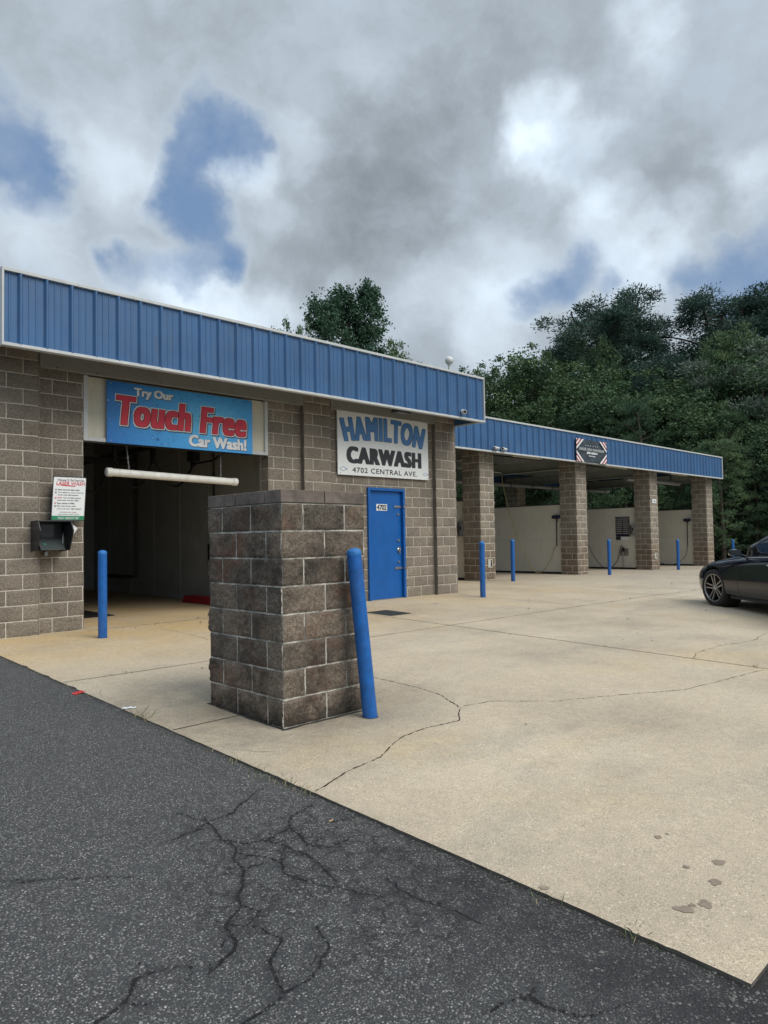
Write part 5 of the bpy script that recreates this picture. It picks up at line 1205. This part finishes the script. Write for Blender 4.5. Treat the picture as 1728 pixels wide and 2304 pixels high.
        for x in (-1.98, -2.95):
            q0, q1 = gsurf(x, .98, s), gsurf(x-.05, 1.38, s)
            if q0 is not None and q1 is not None: b.tube([q0, q1], .03, 6)
        part('door_pillar', b, M_blackpl)
        # seams
        b = MB()
        for pts in ([(-.80, .84), (-.78, .60), (-.80, .30), (-.84, .22)], [(-1.98, .88), (-1.97, .5), (-1.99, .22)], [(-2.9, .90), (-2.75, .6), (-2.6, .40), (-2.55, .24)], [(-.84, .235), (-1.9, .235), (-2.5, .235)], [(.80, .60), (.30, .735), (-.30, .80), (-.72, .86)]):
            q = []
            for (xa, za), (xb, zb2) in zip(pts[:-1], pts[1:]):
                q += [surf(xa+(xb-xa)*k/8, za+(zb2-za)*k/8, s, .0005) for k in range(8)]
            b.tube(q, .004, 4)
        part('panel_seam', b, M_blackpl)
        b = MB(); q = [surf(-1.0-.45*k/8*1.0, .70+.02*k/8, s, .004) for k in range(9)]; 
        b = MB(); q = [surf(-1.62-.22*k/6, .79+.006*k, s, .026 if 0 < k < 6 else .002) for k in range(7)]; b.tube(q, .012, 6); part('door_handle', b, M_chrome)
        b = MB(); q = [surf(-2.62-.22*k/6, .81+.006*k, s, .026 if 0 < k < 6 else .002) for k in range(7)]; b.tube(q, .012, 6); part('door_handle', b, M_chrome)
        b = MB(); q = [surf(-.45-2.0*k/20, .205, s, .012) for k in range(21)]; b.tube(q, .035, 8); part('sill', b, M_blackpl)
        b = MB(); b.prism([(-.10, -.055), (.085, -.07), (.105, -.02), (.10, .045), (.06, .062), (-.08, .055), (-.11, 0)], -.03, .09, lambda p, q, tt: (-.92+tt, s*1.02+p*s*(1-2.5*max(0, tt)), .99+q*(1-3*max(0, tt)))); mi_ = part('mirror', b, M_paint, bevel=.012, smooth='all')
        b = MB(); b.tube([(-.92, s*.84, .92), (-.92, s*.95, .95)], .022, 8); so_ = b.build('stalk', M_paint); so_.parent = mi_
        b = MB(); b.prism([(-.088, -.05), (.088, -.058), (.092, .045), (-.07, .055)], 0, .004, lambda p, q, tt: (-.953-tt, s*1.02+p*s, .99+q)); mg = b.build('mirror_glass', pmat('mirror_glass', (.35, .38, .38), .05, 1.0, var=.02)); mg.parent = mi_
        # headlight
        b = MB(); rows_ = []
        for i in range(9):
            x = .74-.50*i/8; lo = .56+.10*i/8; hi = .64+.115*i/8-(.03 if i == 8 else 0); rows_.append([surf(x, lo+(hi-lo)*k/4, s, .004) for k in range(5)])
        for i in range(8):
            for k in range(4): b.face([rows_[i][k], rows_[i+1][k], rows_[i+1][k+1], rows_[i][k+1]])
        part('headlight', b, pmat('headlight_glass', (.16, .18, .20), .06, .4, coat=1.0), smooth='all')
        b = MB(); rows_ = []
        for i in range(7):
            x = -3.62-.36*i/6; rows_.append([surf(x, .72+.16*k/3, s, .004) for k in range(4)])
        for i in range(6):
            for k in range(3): b.face([rows_[i][k], rows_[i+1][k], rows_[i+1][k+1], rows_[i][k+1]])
        part('tail_light', b, pmat('tail_lamp', (.25, .01, .01), .1, coat=1.0), smooth='all')
    b = MB(); b.box(.845, .875, -.40, .40, .36, .56); part('grille', b, M_blackpl, bevel=.01)
    for x, st_ in ((0, R(0)), (-2.94, 0)):
        for s in (1, -1):
            c_ = Vector((x, s*.80, .335)); wroot = D.objects.new('wheel', None); COL.objects.link(wroot); wroot.parent = t; wroot.location = c_; wroot.rotation_euler = (0, 0, R(8) if x == 0 else 0)
            ax = Vector((0, s, 0))
            b = MB(); b.lathe([(.245, -.115), (.30, -.120), (.330, -.105), (.336, -.06), (.336, .06), (.330, .105), (.30, .120), (.245, .115)], (0, 0, 0), n=48, ax=ax); o = b.build('tyre', M_tyre, None, smooth='all'); o.parent = wroot
            b = MB(); b.lathe([(0, .0), (.15, .0), (.21, -.02), (.232, -.05), (.232, .10), (.240, .113), (.250, .116), (.250, -.11), (.22, -.12)], (0, 0, 0), n=48, ax=ax); o = b.build('rim_barrel', M_rimd, None, smooth=True); o.parent = wroot
            b = MB(); b.lathe([(.232, .098), (.240, .118), (.250, .120), (.252, .112)], (0, 0, 0), n=48, ax=ax)
            for k in range(5):
                for e in (-1, 1):
                    a = 2*PI*k/5+.15
                    def sp(r_, off, h): 
                        return Vector((math.cos(a)*r_-math.sin(a)*off, s*h, math.sin(a)*r_+math.cos(a)*off))
                    o0, o1 = .014*e, .040*e; w0 = .010
                    ha, hb2 = .085, .100
                    q = [sp(.05, o0*1.6-w0, ha), sp(.05, o0*1.6+w0, ha), sp(.236, o1+w0*.9, hb2), sp(.236, o1-w0*.9, hb2)]; q2 = [p-Vector((0, s*.04, 0)) for p in q]
                    b.face(q); b.face(q2[::-1])
                    for z_ in range(4): b.face([q[z_], q2[z_], q2[(z_+1) % 4], q[(z_+1) % 4]])
            b.lathe([(0, .10), (.03, .10), (.055, .088), (.058, .05)], (0, 0, 0), n=20, ax=ax); o = b.build('spokes', M_rim, None); o.parent = wroot
    b = MB(); b.box(-3.6, .6, -.7, .7, .20, .30); b.tube([(0, -.8, .33), (0, .8, .33)], .05, 8); b.tube([(-2.94, -.8, .33), (-2.94, .8, .33)], .05, 8); part('underbody', b, M_black)
    b = MB()
    for x in (0, -2.94):
        for s in (1, -1): b.lathe([(.375, -.22), (.384, -.22), (.384, .06), (.375, .06)], (x, s*.80, .335), n=40, ax=(0, s, 0))
    part('wheel_liner', b, M_black)
    return t
hd = R(50.5)
# heading: the nose points away from the street; the near side is the left side of the car
wc = Vector((13.34, 5.18, 0)); latv = Vector((-math.sin(hd), math.cos(hd), 0))
root = wc - latv*.90
make_car((root.x, root.y, lot_z(13.3, 5.2)-.004), hd)

# ================================================================== TREES
L_BROAD = leaf_mat('broad_leaf', (0.032, 0.068, 0.036, 1), (0.078, 0.142, 0.066, 1), (0.2, 0.27, 0.105, 1))  # leaf colours tinted bluish to stand in for distance haze
L_PINE = leaf_mat('pine_needle', (0.027, 0.058, 0.048, 1), (0.05, 0.096, 0.076, 1), (0.092, 0.148, 0.108, 1))
L_YPINE = leaf_mat('young_pine_needle', (0.04, 0.082, 0.05, 1), (0.082, 0.146, 0.076, 1), (0.185, 0.25, 0.105, 1))
L_VINE = leaf_mat('vine_leaf', (0.028, 0.068, 0.044, 1), (0.058, 0.122, 0.074, 1), (0.108, 0.18, 0.1, 1))
L_OLIVE = leaf_mat('pale_leaf', (0.1, 0.135, 0.11, 1), (0.2, 0.245, 0.195, 1), (0.34, 0.38, 0.3, 1))
class Leaves:
    def __init__(s, seed): s.v = []; s.r = random.Random(seed); s.n = 0
    def leaf(s, p, L, wd_, d=None, flat=0.0):
        r = s.r
        a = Vector((r.gauss(0, 1), r.gauss(0, 1), r.gauss(0, 1)*(1-flat))) if d is None else d+Vector((r.gauss(0, .45), r.gauss(0, .45), r.gauss(0, .45)))
        a.normalize(); q = Vector((r.gauss(0, 1), r.gauss(0, 1), r.gauss(0, 1))); b_ = a.cross(q)
        if b_.length < 1e-3: return
        b_.normalize(); a *= L*.5; b_ *= wd_*.5
        s.v += [p-a, p+b_-a*.15, p+a, p-b_-a*.15]; s.n += 1
    def clump(s, c, rad, n, L, wd_, squash=.8, updir=0.0, shell=.55):
        r = s.r
        for _ in range(n):
            d = Vector((r.gauss(0, 1), r.gauss(0, 1), r.gauss(0, 1))).normalized()
            k = rad*(shell+(1-shell)*r.random())*(.75+.5*r.random()**2)
            p = c+Vector((d.x*k, d.y*k, d.z*k*squash))
            dd = None
            if updir: dd = (d+Vector((0, 0, updir)))
            s.leaf(p, L*r.uniform(.6, 1.3), wd_*r.uniform(.7, 1.2), dd)
    def mesh(s, name, mat):
        me = D.meshes.new(name); n = s.n
        me.from_pydata([tuple(v) for v in s.v], [], [(4*i, 4*i+1, 4*i+2, 4*i+3) for i in range(n)]); me.materials.append(mat)
        return me
def limb(b, p0, p1, r0_, r1_, rnd, bend=.12, n=5):
    p0, p1 = Vector(p0), Vector(p1); L = (p1-p0).length; off = Vector((rnd.gauss(0, 1), rnd.gauss(0, 1), rnd.gauss(0, .3)))*L*bend
    pts = [p0.lerp(p1, k/n)+off*math.sin(PI*k/n) for k in range(n+1)]
    b.tube(pts, [r0_+(r1_-r0_)*k/n for k in range(n+1)], 6, caps=False); return pts
def make_tree(kind, seed):
    """unit-ish tree, total height 10 m, base at origin; returns (trunk mesh, crown mesh)"""
    r = random.Random(seed); b = MB(); L = Leaves(seed)
    if kind == 'broad':
        limb(b, (0, 0, -.8), (r.gauss(0, .2), r.gauss(0, .2), 6.2), .24, .10, r, .03, 8)
        cl = []
        for k in range(30):
            a = r.uniform(0, 2*PI); h = r.uniform(2.0, 9.2); mr_ = 3.3*math.sin(PI*min(1, max(.05, (h-.3)/9.9)))**.65
            q = mr_*r.uniform(.35, 1)*r.uniform(.8, 1.1); cl.append(Vector((math.cos(a)*q, math.sin(a)*q, h)))
        for c in cl:
            limb(b, (0, 0, max(1.2, c.z*.6-.5)), c, .07, .02, r, .10)
            rad = r.uniform(.75, 1.35); L.clump(c, rad, int(430*rad), .15, .095, .75, shell=.35)
            for _ in range(5):
                d = Vector((r.gauss(0, 1), r.gauss(0, 1), r.gauss(.2, .8))).normalized(); L.clump(c+d*rad*1.05, .38, 70, .14, .09, .8, shell=.2)
        mat = L_BROAD
    elif kind == 'pine':
        limb(b, (0, 0, -1), (r.gauss(0, .3), r.gauss(0, .3), 9.3), .23, .06, r, .02, 8)
        for k in range(19):
            h = 10*(.42+.56*(k/18)); a = k*2.4+r.uniform(-.4, .4); q = (1.9*math.sin(PI*min(1, (h/10-.30)/.74))**.7)*r.uniform(.55, 1.15)
            c = Vector((math.cos(a)*q, math.sin(a)*q, h+r.uniform(-.1, .5)))
            limb(b, (0, 0, h-.5), c, .055, .018, r, .10)
            for _ in range(5):
                d = Vector((r.gauss(0, .42), r.gauss(0, .42), r.gauss(.05, .2))); cc_ = c+d*.95; rad = r.uniform(.40, .64)
                L.clump(cc_, rad, 300, .12, .045, .80, updir=.35, shell=.35)
        mat = L_PINE
    elif kind == 'youngpine':
        limb(b, (0, 0, -1), (r.gauss(0, .15), r.gauss(0, .15), 9.5), .15, .03, r, .01, 8)
        for k in range(64):
            h = .7+9.1*(k/63)**.9; a = k*2.4+r.uniform(-.5, .5); q = 2.45*(1-h/10.4)**.62*r.uniform(.55, 1.08)
            c = Vector((math.cos(a)*q, math.sin(a)*q, h+.25*q))
            if k % 2 == 0: limb(b, (0, 0, h-.3), c, .04, .012, r, .06, 3)
            for _ in range(3):
                cc_ = c+Vector((r.gauss(0, .3), r.gauss(0, .3), r.gauss(.05, .2))); L.clump(cc_, r.uniform(.28, .44), 84, .16, .042, .9, updir=1.0, shell=.12)
            if q > 1.2: L.clump(c*.62+Vector((0, 0, h*.38)), .5, 60, .18, .05, .9, updir=.8)
        mat = L_YPINE
    elif kind == 'vine':
        limb(b, (0, 0, -1), (0, 0, 8.5), .3, .12, r, .01, 8)
        lobes = [(0, 0, 2, 2.0), (0, 0, 4, 1.9), (.1, 0, 6, 1.7), (.55, .2, 7.2, 1.05), (-.45, 0, 7.6, 1.3), (-.75, 0, 8.7, .75), (-.2, .1, 9.2, .55), (.65, 0, 8.6, .7), (.75, 0, 9.5, .38), (-.9, 0, 6.6, 1.1), (1.3, 0, 5.9, 1.0), (1.9, 0, 4.9, 1.0), (-1.2, 0, 5.2, 1.1)]
        for x, y, z, q in lobes:
            for k in range(int(48*q*q)+18):
                d = Vector((r.gauss(0, 1), r.gauss(0, 1), r.gauss(0, 1))).normalized(); c = Vector((x, y, z))+d*q*r.uniform(.55, 1.02)
                rad = r.uniform(.22, .42)
                L.clump(c, rad, 85, .105, .08, 1.15, shell=.1)
        for k in range(90):     # tendrils
            a = r.uniform(0, 6.28); h = r.uniform(1, 9.6); q = 1.6*math.sin(PI*min(1, h/11))**.5+.1
            p = Vector((math.cos(a)*q, math.sin(a)*q, h)); d = Vector((math.cos(a), math.sin(a), r.uniform(-.6, 1.2))).normalized()
            for j in range(8): L.leaf(p+d*j*.07+Vector((0, 0, -.008*j*j)), .09, .05)
        mat = L_VINE
    elif kind == 'pale':
        limb(b, (0, 0, -1), (0, 0, 6.5), .2, .08, r, .03, 8)
        for k in range(34):
            a = r.uniform(0, 6.28); h = r.uniform(3, 9.3); q = 2.9*math.sin(PI*min(1, (h-1)/9.6))**.7*r.uniform(.4, 1.05); c = Vector((math.cos(a)*q, math.sin(a)*q, h))
            limb(b, (0, 0, h*.6), c, .05, .015, r, .1); L.clump(c, r.uniform(.6, 1.0), 420, .16, .06, .55, updir=.5, shell=.3)
        mat = L_OLIVE
    else:   # shrub, 10 m tall nominal but very wide
        for k in range(46):
            a = r.uniform(0, 6.28); h = r.uniform(.6, 8.4); q = 6.0*math.sin(PI*min(1, (h+2)/11.5))**.8*r.uniform(.3, 1); c = Vector((math.cos(a)*q, math.sin(a)*q, h))
            limb(b, (0, 0, -.5), c, .10, .03, r, .08, 3); L.clump(c, r.uniform(1.1, 2.0), 120, .62, .34, .8, shell=.3)
        mat = L_BROAD
    tm = b.build('trunk', M_bark, None, smooth='all', fixn=False)
    cm = L.mesh('crown', mat); cm_o = D.objects.new('crown', cm); COL.objects.link(cm_o)
    return tm, cm_o
PROTO = {}
for kind, seeds in (('broad', (1, 2, 3)), ('pine', (11, 12, 13)), ('youngpine', (21, 22)), ('vine', (31,)), ('pale', (41,)), ('shrub', (51, 52))):
    PROTO[kind] = [make_tree(kind, s) for s in seeds]
CNT = {}
NAMES = {'broad': ('broadleaf_tree', 'tree'), 'pine': ('tall_pine_tree', 'pine tree'), 'youngpine': ('young_pine_tree', 'pine tree'), 'vine': ('vine_covered_tree', 'tree'), 'pale': ('pale_leaved_tree', 'tree'), 'shrub': ('shrub', 'shrub')}
used = set()
def plant(kind, x, y, h, label, group, wide=1.0, var=None, z=None, rot=None):
    i = CNT.get(kind, 0); CNT[kind] = i+1
    k = (var if var is not None else i) % len(PROTO[kind]); tm, cm = PROTO[kind][k]
    t = thing(NAMES[kind][0], (x, y, terrain(x, y)-.1 if z is None else z), label, NAMES[kind][1], group)
    s = h/10.0; t.scale = (s*wide, s*wide, s); t.rotation_euler = (0, 0, rot if rot is not None else (i*2.399) % 6.28)
    for o in (tm, cm):
        c = o if (kind, k, o.name) not in used else o.copy()
        if (kind, k, o.name) in used: COL.objects.link(c)
        used.add((kind, k, o.name)); c.parent = t
    return t
# skyline of the wooded hill, as height above eye level in degrees for a bearing in degrees
SKY = [(10, 16.0), (17, 16.6), (18.3, 17.0), (20.0, 16.7), (21, 17.2), (23.4, 16.4), (24.4, 15.2), (26.0, 17.6), (27.6, 17.9), (29.7, 17.4), (31.3, 15.9), (34.3, 15.0), (36.6, 14.6), (39.0, 13.6), (40.2, 12.8), (42, 8), (50, 6), (90, 5)]
def skyel(az):
    for (a, e), (c, f) in zip(SKY[:-1], SKY[1:]):
        if a <= az <= c: return e+(f-e)*(az-a)/(c-a)
    return SKY[0][1] if az < SKY[0][0] else SKY[-1][1]
def at(az, dist): return (dist*math.cos(R(az)), dist*math.sin(R(az)))
def hill_tree(kind, az, dist, frac, label, group, wide=1.0, var=None, cap=None):
    x, y = at(az, dist); z = terrain(x, y)-.1
    top = 1.2+dist*math.tan(R(skyel(az)*frac)); h = max(2.5, (top-z)*.95)
    if cap: h = min(h, cap)
    return plant(kind, x, y, h, label, group, wide, var)
rt_ = random.Random(77)
SIDE = lambda az: 'far right' if az < 20 else 'right' if az < 25 else 'right centre' if az < 30 else 'centre' if az < 36 else 'left'
# distinct skyline trees
hill_tree('pine', 18.2, 60, 1.02, 'tall dark pine on the skyline nearest the right edge of the photo', 'trees on the wooded hill', 1.55, 0)
hill_tree('pine', 21.1, 61, 1.00, 'tall dark spreading pine on the skyline, second from the right edge', 'trees on the wooded hill', 1.55, 1)
hill_tree('pine', 19.6, 66, .96, 'dark pine between the two tall pines at the right end of the skyline', 'trees on the wooded hill', 1.3, 2)
hill_tree('pine', 26.6, 58, 1.01, 'rounded open-crowned pine standing alone highest on the middle of the skyline', 'trees on the wooded hill', 1.35, 2)
hill_tree('pine', 29.3, 57, 1.00, 'dark dense pine just left of the open-crowned pine on the skyline', 'trees on the wooded hill', 1.4, 1)
hill_tree('pine', 31.2, 60, .96, 'short dark pine at the left shoulder of the pine group', 'trees on the wooded hill', 1.3, 0)
hill_tree('pine', 27.9, 63, .95, 'dark pine filling behind the open-crowned pine', 'trees on the wooded hill', 1.4, 0)
hill_tree('pine', 24.3, 64, .84, 'low dark pine in the dip of the skyline', 'trees on the wooded hill', 1.3, 0)
hill_tree('pine', 15.3, 60, 1.0, 'tall pine beyond the right edge of the skyline', 'trees on the wooded hill', 1.5, 2)
hill_tree('pale', 18.6, 50, .87, 'pale silvery-leaved tree below the tall pines at the right edge', 'trees on the wooded hill', 1.25, 0)
hill_tree('pale', 16.4, 50, .84, 'pale silvery-leaved tree cut by the right edge', 'trees on the wooded hill', 1.2, 0)
hill_tree('broad', 33.6, 50, .99, 'feathery broadleaf tree stepping down the skyline left of the pines', 'trees on the wooded hill', 1.1, 0)
hill_tree('broad', 35.6, 49, 1.0, 'green broadleaf tree with a rounded top on the left slope of the skyline', 'trees on the wooded hill', 1.05, 1)
hill_tree('broad', 37.7, 47, .97, 'broadleaf tree near the left end of the wooded skyline', 'trees on the wooded hill', 1.0, 2)
hill_tree('broad', 39.6, 46, .96, 'last broadleaf tree at the left end of the skyline beside the globe lamp', 'trees on the wooded hill', .9, 0)
# body of the hillside
row = 0
for dist, frac, kinds, step, wide in ((54, .84, ('broad', 'youngpine', 'broad', 'pine'), 2.25, 1.15), (49, .70, ('youngpine', 'broad', 'youngpine'), 2.1, 1.2), (44.5, .56, ('youngpine', 'broad', 'youngpine', 'youngpine'), 2.0, 1.2), (40.5, .42, ('youngpine', 'youngpine', 'broad'), 2.1, 1.3)):
    az = 12.5+row*.7; n = 0
    words = ('third row up', 'second row up', 'middle row', 'front row')
    while az < 41.5:
        k = kinds[(n*3+row) % len(kinds)]; d = dist*rt_.uniform(.96, 1.04)
        x, y = at(az, d)
        if not (y < 21.5 and x < 37.5):
            hill_tree(k, az, d, frac*rt_.uniform(.90, 1.08), '%s in the %s of the wooded slope, %s part' % ({'broad': 'leafy broadleaf tree', 'youngpine': 'soft green young pine', 'pine': 'dark pine', 'pale': 'pale tree'}[k], words[row], SIDE(az)), 'trees on the wooded hill', wide*rt_.uniform(.9, 1.15))
        az += step*rt_.uniform(.85, 1.15); n += 1
    row += 1
# vegetation seen through the bays and at the foot of the slope
n = 0
for az, d, h, k, w_ in ((47, 34, 6.5, 'youngpine', 1.2), (44, 33, 6, 'broad', 1.1), (41.5, 34, 7, 'broad', 1.2), (39, 33, 6.0, 'youngpine', 1.3), (36.5, 34.5, 6, 'broad', 1.2), (34, 36, 5.5, 'broad', 1.1), (31.8, 38.5, 6.5, 'youngpine', 1.3), (29.6, 40, 5.5, 'broad', 1.1), (27.2, 41.5, 6.5, 'broad', 1.2), (25.0, 43, 6.5, 'youngpine', 1.3), (22.8, 45, 6, 'broad', 1.2), (20.8, 46, 6, 'broad', 1.2), (18.8, 48, 6, 'youngpine', 1.3), (16.8, 49, 6, 'broad', 1.2), (14.8, 50, 6.5, 'broad', 1.3)):
    x, y = at(az, d); plant(k, x, y, h, '%s at the foot of the slope behind the %s' % ('low bushy tree' if k == 'broad' else 'low young pine', 'self-service bays' if az > 24 else 'dark car'), 'low trees at the foot of the slope', w_)
n = 0
for az, d, h, lab in ((45.5, 31.5, 2.2, 'bay behind the first pier'), (42.6, 31, 2.6, 'bay behind the first pier'), (40.2, 31.5, 2.2, 'yellow-hosed bay'), (37.6, 32, 2.6, 'yellow-hosed bay'), (35.2, 33.5, 2.3, 'price board bay'), (33.0, 35, 3.0, 'price board bay'), (30.8, 37, 2.4, 'price board bay'), (28.6, 38.5, 2.8, 'farthest bay'), (26.4, 40, 3.0, 'farthest bay'), (24.2, 42, 2.4, 'last pier'), (22.4, 43, 2.6, 'last pier'), (20.6, 45, 2.2, 'dark car'), (19.0, 46.5, 2.8, 'dark car'), (17.2, 47, 2.4, 'dark car')):
    x, y = at(az, d); plant('shrub', x, y, h, 'leafy shrub on the slope foot behind the %s' % lab, 'shrubs at the foot of the slope', .9)
# trees behind the main building
x, y = at(48.6, 32); plant('vine', x, y, 12.9, 'tall vine-smothered tree rising behind the main blue fascia', None, .95, z=0, rot=R(-41))
x, y = at(45.5, 33.5); plant('broad', x, y, 10.4, 'round leafy tree top just right of the vine-covered tree', None, .58, z=0)
x, y = at(52.9, 35); plant('broad', x, y, 11.7, 'small pale treetop peeping over the fascia left of the vine-covered tree', None, .5, z=0)
# grass strip beyond the slab at the right
L = Leaves(9)
for _ in range(9000):
    x, y = L.r.uniform(37.6, 48), L.r.uniform(2, 20); p = Vector((x, y, terrain(x, y)+.05)); L.leaf(p, .16, .02, Vector((0, 0, 1)))
gm_ = L.mesh('grass', pmat('grass_blade', (.085, .13, .03), .7, var=.4, vscale=2)); go = D.objects.new('grass', gm_); COL.objects.link(go)
tag(go, 'short green grass strip beyond the end of the concrete', 'grass', kind='stuff')
